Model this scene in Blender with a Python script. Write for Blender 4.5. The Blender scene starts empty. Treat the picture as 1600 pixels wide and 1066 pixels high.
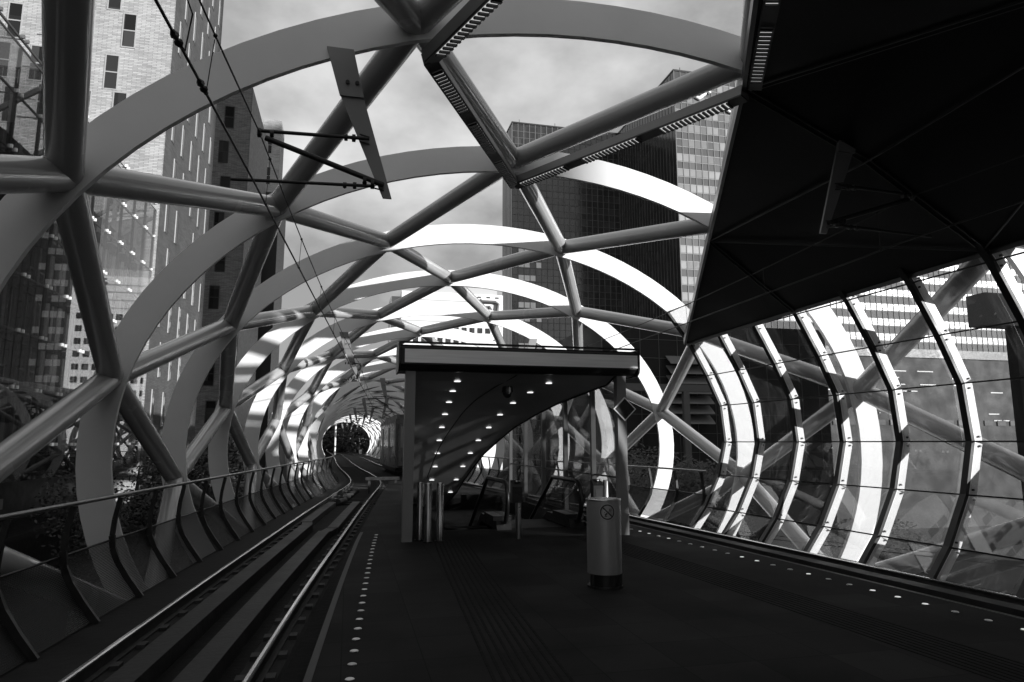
import bpy, math, random
import numpy as np
from mathutils import Vector, Matrix
random.seed(7)
C = bpy.context.scene
COL = C.collection
PI = math.pi
R = math.radians
# ------------------------------------------------------------------ camera
PITCH = math.atan(159/1067.0)
YAW = math.atan(255/(1067/math.cos(PITCH)))
cam_d = bpy.data.cameras.new('camera'); cam = bpy.data.objects.new('camera', cam_d); COL.objects.link(cam)
cam_d.sensor_width = 36; cam_d.lens = 36*1067/1600; cam_d.clip_start = .05; cam_d.clip_end = 4000
cam.location = (0, 0, 1.6); cam.rotation_euler = (PI/2+PITCH, 0, -YAW)
C.camera = cam
# ------------------------------------------------------------------ sky and sun
SUN_AZ = R(44)      # behind the camera, to the right of the track axis
SUN_EL = R(11)
sdir = Vector((math.sin(SUN_AZ)*math.cos(SUN_EL), -math.cos(SUN_AZ)*math.cos(SUN_EL), math.sin(SUN_EL)))
w = bpy.data.worlds.new('World'); C.world = w; w.use_nodes = True
nt = w.node_tree; nt.nodes.clear()
def N(t, tree=None, **k):
    n = (tree or nt).nodes.new(t)
    for a, b in k.items(): setattr(n, a, b)
    return n
L = nt.links.new
sky = N('ShaderNodeTexSky', sky_type='NISHITA', sun_disc=False, sun_elevation=SUN_EL, sun_rotation=PI-SUN_AZ,
        altitude=0, air_density=1.0, dust_density=1.6, ozone_density=1.0)
bw = N('ShaderNodeRGBToBW'); L(sky.outputs[0], bw.inputs[0])          # the photograph is black and white
tc = N('ShaderNodeTexCoord')
mp = N('ShaderNodeMapping'); mp.inputs['Scale'].default_value = (1, 1, 1.7); L(tc.outputs['Generated'], mp.inputs[0])
no = N('ShaderNodeTexNoise'); no.inputs['Scale'].default_value = 2.6; no.inputs['Detail'].default_value = 9; no.inputs['Roughness'].default_value = .52
L(mp.outputs[0], no.inputs['Vector'])
cr = N('ShaderNodeValToRGB'); cr.color_ramp.elements[0].position = .44; cr.color_ramp.elements[1].position = .68
cr.color_ramp.elements[0].color = (0, 0, 0, 1); cr.color_ramp.elements[1].color = (1, 1, 1, 1)
L(no.outputs[0], cr.inputs[0])
# hazy cloud layer: even brightness plus sunlit puffs
mul = N('ShaderNodeMath', operation='MULTIPLY_ADD'); mul.inputs[1].default_value = 2.8; mul.inputs[2].default_value = 1.62
L(cr.outputs[0], mul.inputs[0])
m2 = N('ShaderNodeMath', operation='MULTIPLY_ADD'); m2.inputs[1].default_value = .12; L(bw.outputs[0], m2.inputs[0]); L(mul.outputs[0], m2.inputs[2])
bg = N('ShaderNodeBackground'); bg.inputs['Strength'].default_value = .15
L(m2.outputs[0], bg.inputs['Color'])
wo = N('ShaderNodeOutputWorld'); L(bg.outputs[0], wo.inputs[0])
sd = bpy.data.lights.new('sun', 'SUN'); sd.energy = 5.0; sd.angle = R(.9)
sun = bpy.data.objects.new('sun', sd); COL.objects.link(sun)
sun.rotation_euler = sdir.to_track_quat('Z', 'Y').to_euler()
C.view_settings.view_transform = 'Standard'; C.view_settings.look = 'None'
C.view_settings.exposure = 0.35; C.view_settings.gamma = 1
C.render.engine = 'CYCLES'
C.cycles.max_bounces = 6; C.cycles.transparent_max_bounces = 24
C.cycles.diffuse_bounces = 3; C.cycles.glossy_bounces = 3
# ------------------------------------------------------------------ materials
def mat(name, v, rough=.6, metal=0., var=.0, vscale=3., bump=0., bscale=40., spec=.5, stretch=(1, 1, 1), coat=0.):
    m = bpy.data.materials.new(name); m.use_nodes = True; t = m.node_tree; b = t.nodes['Principled BSDF']
    b.inputs['Base Color'].default_value = (v, v, v, 1); b.inputs['Roughness'].default_value = rough
    b.inputs['Metallic'].default_value = metal; b.inputs['Specular IOR Level'].default_value = spec
    b.inputs['Coat Weight'].default_value = coat
    if var or bump:
        g = N('ShaderNodeNewGeometry', t); mpp = N('ShaderNodeMapping', t); mpp.inputs['Scale'].default_value = stretch
        t.links.new(g.outputs['Position'], mpp.inputs[0])
    if var:
        n = N('ShaderNodeTexNoise', t); n.inputs['Scale'].default_value = vscale; n.inputs['Detail'].default_value = 6
        t.links.new(mpp.outputs[0], n.inputs['Vector'])
        r = N('ShaderNodeMapRange', t); r.inputs['From Min'].default_value = .3; r.inputs['From Max'].default_value = .7
        r.inputs['To Min'].default_value = v*(1-var); r.inputs['To Max'].default_value = min(1, v*(1+var))
        t.links.new(n.outputs[0], r.inputs[0]); t.links.new(r.outputs[0], b.inputs['Base Color'])
        r2 = N('ShaderNodeMapRange', t); r2.inputs['From Min'].default_value = .3; r2.inputs['From Max'].default_value = .7
        r2.inputs['To Min'].default_value = max(.03, rough-.08); r2.inputs['To Max'].default_value = min(1, rough+.08)
        t.links.new(n.outputs[0], r2.inputs[0]); t.links.new(r2.outputs[0], b.inputs['Roughness'])
    if bump:
        n = N('ShaderNodeTexNoise', t); n.inputs['Scale'].default_value = bscale; n.inputs['Detail'].default_value = 4
        t.links.new(mpp.outputs[0], n.inputs['Vector'])
        bp = N('ShaderNodeBump', t); bp.inputs['Strength'].default_value = bump; bp.inputs['Distance'].default_value = .02
        t.links.new(n.outputs[0], bp.inputs['Height']); t.links.new(bp.outputs[0], b.inputs['Normal'])
    return m
def emis(name, v, s):
    m = mat(name, v); b = m.node_tree.nodes['Principled BSDF']
    b.inputs['Emission Color'].default_value = (1, 1, 1, 1); b.inputs['Emission Strength'].default_value = s
    return m
def glass(name, tint=.9, refl=1.0, dirt=.0, rough=.0, ior=1.5, base=.0):
    """thin sheet: see-through, mirrors the sky by Fresnel, a little grime"""
    m = bpy.data.materials.new(name); m.use_nodes = True; t = m.node_tree; t.nodes.clear()
    tr = N('ShaderNodeBsdfTransparent', t); tr.inputs[0].default_value = (tint, tint, tint, 1)
    gl = N('ShaderNodeBsdfGlossy', t); gl.inputs['Roughness'].default_value = rough; gl.inputs[0].default_value = (1, 1, 1, 1)
    fr = N('ShaderNodeFresnel', t); fr.inputs[0].default_value = ior
    ml = N('ShaderNodeMath', t, operation='MULTIPLY_ADD'); ml.inputs[1].default_value = refl; ml.inputs[2].default_value = base
    t.links.new(fr.outputs[0], ml.inputs[0])
    mx = N('ShaderNodeMixShader', t); t.links.new(ml.outputs[0], mx.inputs[0]); t.links.new(tr.outputs[0], mx.inputs[1]); t.links.new(gl.outputs[0], mx.inputs[2])
    out = N('ShaderNodeOutputMaterial', t); last = mx
    if dirt:
        df = N('ShaderNodeBsdfDiffuse', t); df.inputs[0].default_value = (.7, .7, .7, 1)
        tl = N('ShaderNodeBsdfTranslucent', t); tl.inputs[0].default_value = (.7, .7, .7, 1)
        ad = N('ShaderNodeMixShader', t); ad.inputs[0].default_value = .5
        t.links.new(df.outputs[0], ad.inputs[1]); t.links.new(tl.outputs[0], ad.inputs[2])
        g = N('ShaderNodeNewGeometry', t); mpp = N('ShaderNodeMapping', t); mpp.inputs['Scale'].default_value = (3, 9, .7)
        t.links.new(g.outputs['Position'], mpp.inputs[0])
        n = N('ShaderNodeTexNoise', t); n.inputs['Scale'].default_value = 2.5; n.inputs['Detail'].default_value = 8; n.inputs['Roughness'].default_value = .65
        t.links.new(mpp.outputs[0], n.inputs['Vector'])
        r = N('ShaderNodeMapRange', t); r.inputs['From Min'].default_value = .45; r.inputs['From Max'].default_value = .75
        r.inputs['To Min'].default_value = dirt*.3; r.inputs['To Max'].default_value = dirt*2
        t.links.new(n.outputs[0], r.inputs[0])
        m3 = N('ShaderNodeMixShader', t); t.links.new(r.outputs[0], m3.inputs[0]); t.links.new(mx.outputs[0], m3.inputs[1]); t.links.new(ad.outputs[0], m3.inputs[2]); last = m3
    t.links.new(last.outputs[0], out.inputs[0])
    return m
def brickmat(name, c1, c2, mort, scale=1., axis='xz', bw_=.24, bh=.07, offs=.5, bump=.4, big=.2, spec=.4):
    m = bpy.data.materials.new(name); m.use_nodes = True; t = m.node_tree; b = t.nodes['Principled BSDF']
    b.inputs['Roughness'].default_value = .8; b.inputs['Specular IOR Level'].default_value = spec
    g = N('ShaderNodeNewGeometry', t); sx = N('ShaderNodeSeparateXYZ', t); t.links.new(g.outputs['Position'], sx.inputs[0])
    cx = N('ShaderNodeCombineXYZ', t)
    if axis == 'xy': t.links.new(sx.outputs[0], cx.inputs[0]); t.links.new(sx.outputs[1], cx.inputs[1])
    else:
        ad = N('ShaderNodeMath', t, operation='ADD'); t.links.new(sx.outputs[0], ad.inputs[0]); t.links.new(sx.outputs[1], ad.inputs[1])
        t.links.new(ad.outputs[0], cx.inputs[0]); t.links.new(sx.outputs[2], cx.inputs[1])
    br = N('ShaderNodeTexBrick', t); br.offset = offs; br.inputs['Color1'].default_value = (c1,)*3+(1,); br.inputs['Color2'].default_value = (c2,)*3+(1,)
    br.inputs['Mortar'].default_value = (mort,)*3+(1,); br.inputs['Scale'].default_value = scale
    br.inputs['Mortar Size'].default_value = .012 if axis != 'xy' else .004; br.inputs['Brick Width'].default_value = bw_; br.inputs['Row Height'].default_value = bh; br.inputs['Bias'].default_value = -.2
    t.links.new(cx.outputs[0], br.inputs['Vector'])
    n = N('ShaderNodeTexNoise', t); n.inputs['Scale'].default_value = .9; n.inputs['Detail'].default_value = 7; t.links.new(g.outputs['Position'], n.inputs['Vector'])
    r = N('ShaderNodeMapRange', t); r.inputs['From Min'].default_value = .3; r.inputs['From Max'].default_value = .7; r.inputs['To Min'].default_value = 1-big; r.inputs['To Max'].default_value = 1+big
    t.links.new(n.outputs[0], r.inputs[0])
    vm = N('ShaderNodeVectorMath', t, operation='SCALE'); t.links.new(br.outputs[0], vm.inputs[0]); t.links.new(r.outputs[0], vm.inputs['Scale'])
    t.links.new(vm.outputs[0], b.inputs['Base Color'])
    bp = N('ShaderNodeBump', t); bp.inputs['Strength'].default_value = bump; bp.inputs['Distance'].default_value = .015
    t.links.new(br.outputs[0], bp.inputs['Height']); t.links.new(bp.outputs[0], b.inputs['Normal'])
    return m
def cellmat(name, cw, ch, lo, hi, rough=.12, thr=.0, x0=0., z0=0., power=1., wob=.004, spec=.9, metal=0.):
    """window panes: every cell its own blind or tint, slightly wavy glass"""
    m = bpy.data.materials.new(name); m.use_nodes = True; t = m.node_tree; b = t.nodes['Principled BSDF']
    b.inputs['Roughness'].default_value = rough; b.inputs['Specular IOR Level'].default_value = spec; b.inputs['Metallic'].default_value = metal
    g = N('ShaderNodeNewGeometry', t); sx = N('ShaderNodeSeparateXYZ', t); t.links.new(g.outputs['Position'], sx.inputs[0])
    ad = N('ShaderNodeMath', t, operation='ADD'); t.links.new(sx.outputs[0], ad.inputs[0]); t.links.new(sx.outputs[1], ad.inputs[1])
    def cell(src, o, s):
        a = N('ShaderNodeMath', t, operation='SUBTRACT'); a.inputs[1].default_value = o; t.links.new(src, a.inputs[0])
        d = N('ShaderNodeMath', t, operation='DIVIDE'); d.inputs[1].default_value = s; t.links.new(a.outputs[0], d.inputs[0])
        f = N('ShaderNodeMath', t, operation='FLOOR'); t.links.new(d.outputs[0], f.inputs[0]); return f.outputs[0]
    cx = N('ShaderNodeCombineXYZ', t); t.links.new(cell(ad.outputs[0], x0, cw), cx.inputs[0]); t.links.new(cell(sx.outputs[2], z0, ch), cx.inputs[1])
    wn = N('ShaderNodeTexWhiteNoise', t); wn.noise_dimensions = '2D'; t.links.new(cx.outputs[0], wn.inputs['Vector'])
    pw = N('ShaderNodeMath', t, operation='POWER'); pw.inputs[1].default_value = power; t.links.new(wn.outputs['Value'], pw.inputs[0])
    r = N('ShaderNodeMapRange', t); r.inputs['To Min'].default_value = lo; r.inputs['To Max'].default_value = hi; t.links.new(pw.outputs[0], r.inputs[0])
    t.links.new(r.outputs[0], b.inputs['Base Color'])
    n = N('ShaderNodeTexNoise', t); n.inputs['Scale'].default_value = .9; t.links.new(g.outputs['Position'], n.inputs['Vector'])
    bp = N('ShaderNodeBump', t); bp.inputs['Strength'].default_value = .3; bp.inputs['Distance'].default_value = wob*10
    t.links.new(n.outputs[0], bp.inputs['Height']); t.links.new(bp.outputs[0], b.inputs['Normal'])
    return m
def meshmat(name, v, scale=60., fill=.62):
    m = mat(name, v, .5, .3); t = m.node_tree; b = t.nodes['Principled BSDF']
    g = N('ShaderNodeNewGeometry', t); sx = N('ShaderNodeSeparateXYZ', t); t.links.new(g.outputs['Position'], sx.inputs[0])
    def wv(o, s):
        a = N('ShaderNodeMath', t, operation='MULTIPLY'); a.inputs[1].default_value = s; t.links.new(o, a.inputs[0])
        q = N('ShaderNodeMath', t, operation='SINE'); t.links.new(a.outputs[0], q.inputs[0]); return q.outputs[0]
    p = N('ShaderNodeMath', t, operation='MAXIMUM'); t.links.new(wv(sx.outputs[1], scale*1.6), p.inputs[0]); t.links.new(wv(sx.outputs[2], scale*3), p.inputs[1])
    c = N('ShaderNodeMath', t, operation='GREATER_THAN'); c.inputs[1].default_value = 1-fill*1.3; t.links.new(p.outputs[0], c.inputs[0])
    tr = N('ShaderNodeBsdfTransparent', t); mx = N('ShaderNodeMixShader', t); out = t.nodes['Material Output']
    t.links.new(c.outputs[0], mx.inputs[0]); t.links.new(tr.outputs[0], mx.inputs[1]); t.links.new(b.outputs[0], mx.inputs[2]); t.links.new(mx.outputs[0], out.inputs[0])
    return m
M = dict(
    ring=mat('painted_plate', .78, .42, var=.05, vscale=1.2, bump=.02, bscale=30),
    tube=mat('painted_tube', .42, .22, var=.05, vscale=1.2, bump=.05, bscale=55, coat=.7),
    darksteel=mat('dark_steel', .035, .4, .5, var=.3, vscale=8),
    black=mat('black_coating', .012, .45, var=.3, vscale=5),
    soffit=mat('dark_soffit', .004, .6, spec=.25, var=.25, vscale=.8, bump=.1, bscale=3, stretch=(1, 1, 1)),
    seam=mat('seam_metal', .06, .35, .6),
    fascia=mat('fascia_metal', .07, .4, .6, var=.2, vscale=2),
    white=mat('white_paint', .8, .4, var=.05, vscale=4),
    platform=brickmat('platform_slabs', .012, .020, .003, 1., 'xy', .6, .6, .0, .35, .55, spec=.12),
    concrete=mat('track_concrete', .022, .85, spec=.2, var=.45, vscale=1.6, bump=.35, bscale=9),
    beam=mat('guard_plate', .038, .6, .1, spec=.25, var=.35, vscale=2.5, bump=.3, bscale=14),
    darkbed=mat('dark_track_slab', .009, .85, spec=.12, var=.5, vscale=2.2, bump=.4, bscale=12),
    edge=mat('pale_edge_stone', .06, .7, var=.35, vscale=4),
    hand=mat('handrail_steel', .30, .3, .8),
    rail=mat('polished_rail', .75, .2, 1.0),
    railweb=mat('rusty_rail_side', .05, .8, .3, var=.4, vscale=10),
    stainless=mat('stainless_steel', .42, .28, 1.0, var=.08, vscale=6, stretch=(1, 1, .1)),
    brushed=mat('brushed_metal', .92, .4, .2, var=.10, vscale=3, stretch=(.3, 1, 6)),
    post=mat('grey_post_paint', .22, .45, .2, var=.08, vscale=2),
    bin=mat('bin_metal', .24, .45, .25, var=.12, vscale=3, stretch=(1, 1, .4)),
    rubber=mat('black_rubber', .012, .35),
    ceil=mat('ceiling_panel', .42, .4, .2, var=.15, vscale=1.5),
    lamp=emis('lamp_glow', .8, 1.1), louvre=emis('louvre_lamp', .8, .42), stud=emis('stud_glow', .4, .08), stud_dim=emis('stud_dim_glow', .4, .04), stud_right=emis('stud_lit_glow', .8, .42),
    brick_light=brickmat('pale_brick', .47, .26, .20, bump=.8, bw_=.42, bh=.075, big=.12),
    brick_mid=brickmat('grey_brick_and_shade', .085, .05, .05, bump=.6, bw_=.42, bh=.075, big=.15),
    brick_grey=brickmat('old_grey_brick', .26, .13, .10, bump=.6, bw_=.42, bh=.075, big=.2),
    brick_dark=brickmat('dark_brick', .10, .06, .05, bump=.4, bw_=.42, bh=.075),
    frame=mat('window_frame', .35, .5), frame_dark=mat('dark_frame', .03, .5), reveal_light=mat('reveal_sunlight', .42, .5, var=.05),
    pane=cellmat('window_pane', .9, 1.1, .008, .05, .06, spec=.35),
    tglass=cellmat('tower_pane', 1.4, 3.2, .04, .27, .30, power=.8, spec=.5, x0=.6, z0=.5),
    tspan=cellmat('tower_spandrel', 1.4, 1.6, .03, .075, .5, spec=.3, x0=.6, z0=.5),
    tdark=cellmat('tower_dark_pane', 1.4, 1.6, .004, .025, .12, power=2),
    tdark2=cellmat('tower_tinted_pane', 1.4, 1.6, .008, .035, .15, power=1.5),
    mull=mat('tower_mullion', .12, .6), sill=mat('tower_sill', .32, .6), mulld=mat('dark_mullion', .10, .5), whitebar=mat('white_bar', .85, .5),
    glass=glass('wall_glass', .82, .09, .026), glass2=glass('shelter_glass', .66, .22, .03), fglass=glass('facade_glass', .70, .42, .012, base=.02),
    screen=meshmat('perforated_screen', .016, 130, .58),
    leaf=mat('leaves', .035, .55, var=.6, vscale=3), bark=mat('bark', .05, .9, var=.4),
    asphalt=mat('street_asphalt', .05, .9, var=.3, vscale=.3), ground=mat('far_ground', .06, .95, var=.4, vscale=.05),
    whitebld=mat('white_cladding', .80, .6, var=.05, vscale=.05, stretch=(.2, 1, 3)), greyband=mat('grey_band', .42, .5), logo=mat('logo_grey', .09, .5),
    lowwall=mat('dark_cladding', .010, .6, .1, var=.25, vscale=.6), louvre_slat=mat('louvre_slat', .22, .45, .4), polegrey=mat('pole_grey', .13, .5, .3),
    tram=mat('tram_paint', .10, .3, var=.1), tramglass=cellmat('tram_glass_reflection', .9, 9., .15, .75, .15, power=.8),  # pale tram panes have the bright sky reflection put into their colour
)
# ------------------------------------------------------------------ object helpers
def setp(o, label=None, cat=None, group=None, kind=None):
    if label: o['label'] = label
    if cat: o['category'] = cat
    if group: o['group'] = group
    if kind: o['kind'] = kind
    return o
def thing(name, label, cat, loc=(0, 0, 0), group=None):
    o = bpy.data.objects.new(name, None); COL.objects.link(o); o.location = loc; o.empty_display_size = .1
    return setp(o, label, cat, group)
def wloc(o):
    v = Vector((0, 0, 0))
    while o is not None: v += o.location; o = o.parent
    return v
class MB:
    def __init__(s): s.v = []; s.f = []; s.sm = []
    def add(s, vs, fs, smooth=False):
        n = len(s.v); s.v += [tuple(p) for p in vs]; s.f += [tuple(i+n for i in f) for f in fs]; s.sm += [smooth]*len(fs); return s
    def box(s, c, d, rz=0.):
        x, y, z = [q/2 for q in d]; co, si = math.cos(rz), math.sin(rz); vs = []
        for a, b, e in ((-x,-y,-z),(x,-y,-z),(x,y,-z),(-x,y,-z),(-x,-y,z),(x,-y,z),(x,y,z),(-x,y,z)):
            vs.append((c[0]+a*co-b*si, c[1]+a*si+b*co, c[2]+e))
        return s.add(vs, [(0,3,2,1),(4,5,6,7),(0,1,5,4),(1,2,6,5),(2,3,7,6),(3,0,4,7)])
    def box2(s, a, b): return s.box([(a[i]+b[i])/2 for i in range(3)], [abs(b[i]-a[i]) for i in range(3)])
    def bar(s, p, q, wd, h, up=(0, 0, 1)):
        p, q = Vector(p), Vector(q); d = (q-p).normalized(); u = Vector(up); x = d.cross(u).normalized(); u = x.cross(d)
        vs = [e+x*a*wd/2+u*b*h/2 for e in (p, q) for a, b in ((-1,-1),(1,-1),(1,1),(-1,1))]
        return s.add(vs, [(0,3,2,1),(4,5,6,7),(0,1,5,4),(1,2,6,5),(2,3,7,6),(3,0,4,7)])
    def pipe(s, pts, r, n=12, cap=True, rs=None):
        pts = [Vector(p) for p in pts]; k = len(pts); rings = []
        u = None
        for i, p in enumerate(pts):
            d = (pts[min(i+1, k-1)]-pts[max(i-1, 0)]).normalized()
            if u is None: u = d.orthogonal().normalized()
            u = (u-d*u.dot(d)).normalized(); x = d.cross(u); rr = rs[i] if rs else r
            rings.append([p+(u*math.cos(a)+x*math.sin(a))*rr for a in [2*PI*j/n for j in range(n)]])
        vs = [q for rg in rings for q in rg]
        fs = [(i*n+j, i*n+(j+1) % n, (i+1)*n+(j+1) % n, (i+1)*n+j) for i in range(k-1) for j in range(n)]
        s.add(vs, fs, True)
        if cap: s.add(rings[0], [tuple(reversed(range(n)))]); s.add(rings[-1], [tuple(range(n))])
        return s
    def cyl(s, c, r, h, n=24, r2=None): return s.pipe([c, (c[0], c[1], c[2]+h)], r, n, True, [r, r if r2 is None else r2])
    def ball(s, c, r, n=12, m=8, sz=1.):
        vs = []; fs = []
        for i in range(m+1):
            a = PI*i/m
            for j in range(n): b = 2*PI*j/n; vs.append((c[0]+r*math.sin(a)*math.cos(b), c[1]+r*math.sin(a)*math.sin(b), c[2]+r*math.cos(a)*sz))
        for i in range(m):
            for j in range(n): fs.append((i*n+j, (i+1)*n+j, (i+1)*n+(j+1) % n, i*n+(j+1) % n))
        return s.add(vs, fs, True)
    def prism(s, poly, vec):
        n = len(poly); v = Vector(vec); a = [Vector(p) for p in poly]; b = [p+v for p in a]
        return s.add(a+b, [tuple(reversed(range(n))), tuple(range(n, 2*n))]+[(i, (i+1) % n, n+(i+1) % n, n+i) for i in range(n)])
    def sweep(s, prof, path, closed=True, smooth=False):
        """prof [(u, z)] carried along path [(x, y, dz)]; u points to the right of travel"""
        k = len(path); n = len(prof); vs = []
        for i, p in enumerate(path):
            a = path[max(i-1, 0)]; b = path[min(i+1, k-1)]; dx, dy = b[0]-a[0], b[1]-a[1]; l = math.hypot(dx, dy)
            nx, ny = dy/l, -dx/l; dz = p[2] if len(p) > 2 else 0
            vs += [(p[0]+nx*u, p[1]+ny*u, z+dz) for u, z in prof]
        m = n if closed else n-1
        fs = [(i*n+j, (i+1)*n+j, (i+1)*n+(j+1) % n, i*n+(j+1) % n) for i in range(k-1) for j in range(m)]
        if closed: fs += [tuple(range(n)), tuple(reversed(range((k-1)*n, k*n)))]
        return s.add(vs, fs, smooth)
    def quad(s, a, b, c, d): return s.add([a, b, c, d], [(0, 1, 2, 3)])
    def build(s, name, m, parent=None, **k):
        me = bpy.data.meshes.new(name); off = wloc(parent) if parent else Vector((0, 0, 0))
        me.from_pydata([tuple(Vector(p)-off) for p in s.v], [], s.f)
        me.polygons.foreach_set('use_smooth', s.sm); me.materials.append(M[m] if isinstance(m, str) else m)
        me.validate(); me.update()
        o = bpy.data.objects.new(name, me); COL.objects.link(o)
        if parent: o.parent = parent
        return setp(o, **k)
def copy_thing(o, loc, label):
    c = o.copy(); COL.objects.link(c); c.location = loc; c['label'] = label
    for ch in o.children:
        d = ch.copy(); COL.objects.link(d); d.parent = c
        for g in ch.children:
            e = g.copy(); COL.objects.link(e); e.parent = d
    return c
ONES = ['', 'first', 'second', 'third', 'fourth', 'fifth', 'sixth', 'seventh', 'eighth', 'ninth', 'tenth', 'eleventh', 'twelfth', 'thirteenth', 'fourteenth', 'fifteenth', 'sixteenth', 'seventeenth', 'eighteenth', 'nineteenth']
def ordn(i):
    if i < 20: return ONES[i]
    t = {2: 'twent', 3: 'thirt', 4: 'fort', 5: 'fift'}[i//10]
    return t+'ieth' if i % 10 == 0 else t+'y-'+ONES[i % 10]
# ------------------------------------------------------------------ track and tunnel geometry
def smooth_table(tab, lo=-12, hi=170, sig=1.6):
    g = np.arange(lo-10, hi+10, .25); xs, ys = zip(*tab)
    y = np.interp(g, xs, ys)
    s0 = (ys[1]-ys[0])/(xs[1]-xs[0]); y = np.where(g < xs[0], ys[0]+(g-xs[0])*s0, y)
    k = np.exp(-.5*(np.arange(-20, 21)*.25/sig)**2); k /= k.sum()
    y = np.convolve(np.pad(y, 20, mode='edge'), k, mode='valid')
    return lambda Y: float(np.interp(Y, g, y))
XC = smooth_table([(-12, 2.97), (7, 2.97), (20, 2.95), (29, 2.85), (37, 2.65), (45, 2.3), (52, 1.95), (65, 1.45), (90, .8), (108, .2), (122, -.7), (140, -2.4), (160, -5)], sig=3)
XL = smooth_table([(-12, -2.6), (0, -1.85), (6, -1.47), (10, -1.2), (14.5, -.82), (19.6, -.40), (25, .08), (29, .47), (33, .86), (37, .92), (45, .60), (52, .22), (65, -.3), (90, -.95), (108, -1.55), (122, -2.45), (140, -4.15), (160, -6.75)], sig=2)
def XR(Y): return 2*XC(Y)-XL(Y)
AT = {-4.6: (6.75, 5.1), -.7: (6.75, 5.1), 3.2: (6.75, 5.1), 7.1: (6.68, 5.03), 11: (6.50, 4.92), 14.9: (6.34, 4.77), 18.8: (6.18, 4.67), 22.7: (5.88, 4.53), 26.6: (5.6, 4.38), 30.5: (5.2, 4.18), 34.4: (4.85, 4.0), 38.3: (4.5, 3.82)}
YS = [-4.6+3.9*i for i in range(33)]
def AB(Y):
    for k in AT:
        if abs(k-Y) < .1: return AT[k]
    return (4.35, 3.72)
def dirY(Y):   # unit vector along the tunnel at Y
    d = (XC(Y+1.5)-XC(Y-1.5))/3.0 if Y > 26 else 0.
    return Vector((d, 1, 0)).normalized()
def ringpt(Y, ang, r=0., s=0.):
    a, b = AB(Y); t = R(ang); d = dirY(Y); side = Vector((d.y, -d.x, 0))
    return Vector((XC(Y), Y, 1.56))+side*((a+r)*math.cos(t))+Vector((0, 0, (b+r)*math.sin(t)))+d*s
ANG_P = [188, 149, 111, 74, 34, -9, -48, -90, -132]     # rings such as those at 7.1 and 14.9
ANG_Q = [168.5, 130.5, 93, 56, 12, -30, -70, -110, -150]
frame = thing('tunnel_frame', 'pale steel tunnel frame of flat hoops and diamond lattice tubes over both tracks', 'tunnel frame', (XC(0), 0, -.3))
for i, Y in enumerate(YS):
    m = MB(); n = 96 if i < 12 else 56; wd = .225; th = .035
    vs = []
    for j in range(n):
        a = 360*j/n
        vs += [ringpt(Y, a, -wd, -th), ringpt(Y, a, wd, -th), ringpt(Y, a, wd, th), ringpt(Y, a, -wd, th)]
    m.add(vs, [(j*4+q, j*4+(q+1) % 4, ((j+1) % n)*4+(q+1) % 4, ((j+1) % n)*4+q) for j in range(n) for q in range(4)])
    m.build('hoop', 'ring', frame)
tubes = []
for i in range(len(YS)-1):
    ap, aq = (ANG_P, ANG_Q) if i % 2 else (ANG_Q, ANG_P)
    pairs = [(k, k) for k in range(9)]+[((k, k-1) if i % 2 else (k-1, k)) for k in range(9)]
    for p, q in pairs:
        tubes.append((YS[i], ringpt(YS[i], ap[p % 9]), ringpt(YS[i+1], aq[q % 9])))
def vis(t):  # tubes seen in the frame come first
    mid = (t[1]+t[2])/2
    return (0 if mid.z > -1.2 and t[0] > -1 else 500)+mid.y
tubes.sort(key=vis)
rest = MB()
for k, (Y, p, q) in enumerate(tubes):
    rr = .165 if Y < 34 else .13
    if k < 100:
        m = MB(); m.pipe([p, q], rr, 20, False); m.ball(p, rr, 16, 8); m.ball(q, rr, 16, 8); m.build('tube', 'tube', frame)
    else: rest.pipe([p, q], rr, 8, False)
rest.build('far_tube', 'tube', frame, kind='stuff')
# ------------------------------------------------------------------ setting
def struct(name, mb, m): return mb.build(name, m, kind='structure')
g = MB(); g.quad((-1500, -1500, -7), (1500, -1500, -7), (1500, 3000, -7), (-1500, 3000, -7)); struct('ground', g, 'ground')
g = MB(); g.quad((-9, -60, -6.996), (40, -60, -6.996), (40, 190, -6.996), (-9, 190, -6.996)); struct('street', g, 'asphalt')
def path(fx, y0, y1, st=1.0, off=0.):
    n = max(2, int((y1-y0)/st)); return [(fx(y0+(y1-y0)*i/n)+off, y0+(y1-y0)*i/n) for i in range(n+1)]
def strip(m, fa, fb, z, y0, y1, st=1., thick=0.):
    pa, pb = path(fa, y0, y1, st), path(fb, y0, y1, st)
    for i in range(len(pa)-1):
        a, b, c, d = (pa[i][0], pa[i][1], z), (pb[i][0], pb[i][1], z), (pb[i+1][0], pb[i+1][1], z), (pa[i+1][0], pa[i+1][1], z)
        if thick: m.prism([a, b, c, d], (0, 0, -thick))
        else: m.quad(a, b, c, d)
DL = lambda Y: XL(Y)-1.42
DR = lambda Y: XR(Y)+1.25+.17*max(0, min(1, (Y-14)/2))
bed = MB(); strip(bed, DL, DR, -.45, -8, 158); strip(bed, DR, DL, -.95, -8, 158)
strip_side = [(DL(y), y) for y in np.arange(-8, 158.1, 1)]
for f in (DL, DR):
    pts = [(f(y), y) for y in np.arange(-8, 158.1, 1.)]
    for a, b in zip(pts, pts[1:]): bed.quad((a[0], a[1], -.95), (b[0], b[1], -.95), (b[0], b[1], -.45), (a[0], a[1], -.45))
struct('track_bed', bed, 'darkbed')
kerb = MB()
kerb.sweep([(-1.42, -.45), (-.86, -.45), (-.86, -.36), (-1.42, -.36)], [(XL(y), y) for y in np.arange(-8, 158, 1.)])
kerb.sweep([(.90, -.45), (1.22, -.45), (1.22, -.36), (.90, -.36)], [(XR(y), y) for y in np.arange(-8, 158, 1.)])
struct('deck_edge_slab', kerb, 'concrete')
EL = lambda Y: XL(Y)+1.2+.09*max(0, min(1, (12-Y)/8))
ER = lambda Y: XR(Y)-1.38
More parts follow.
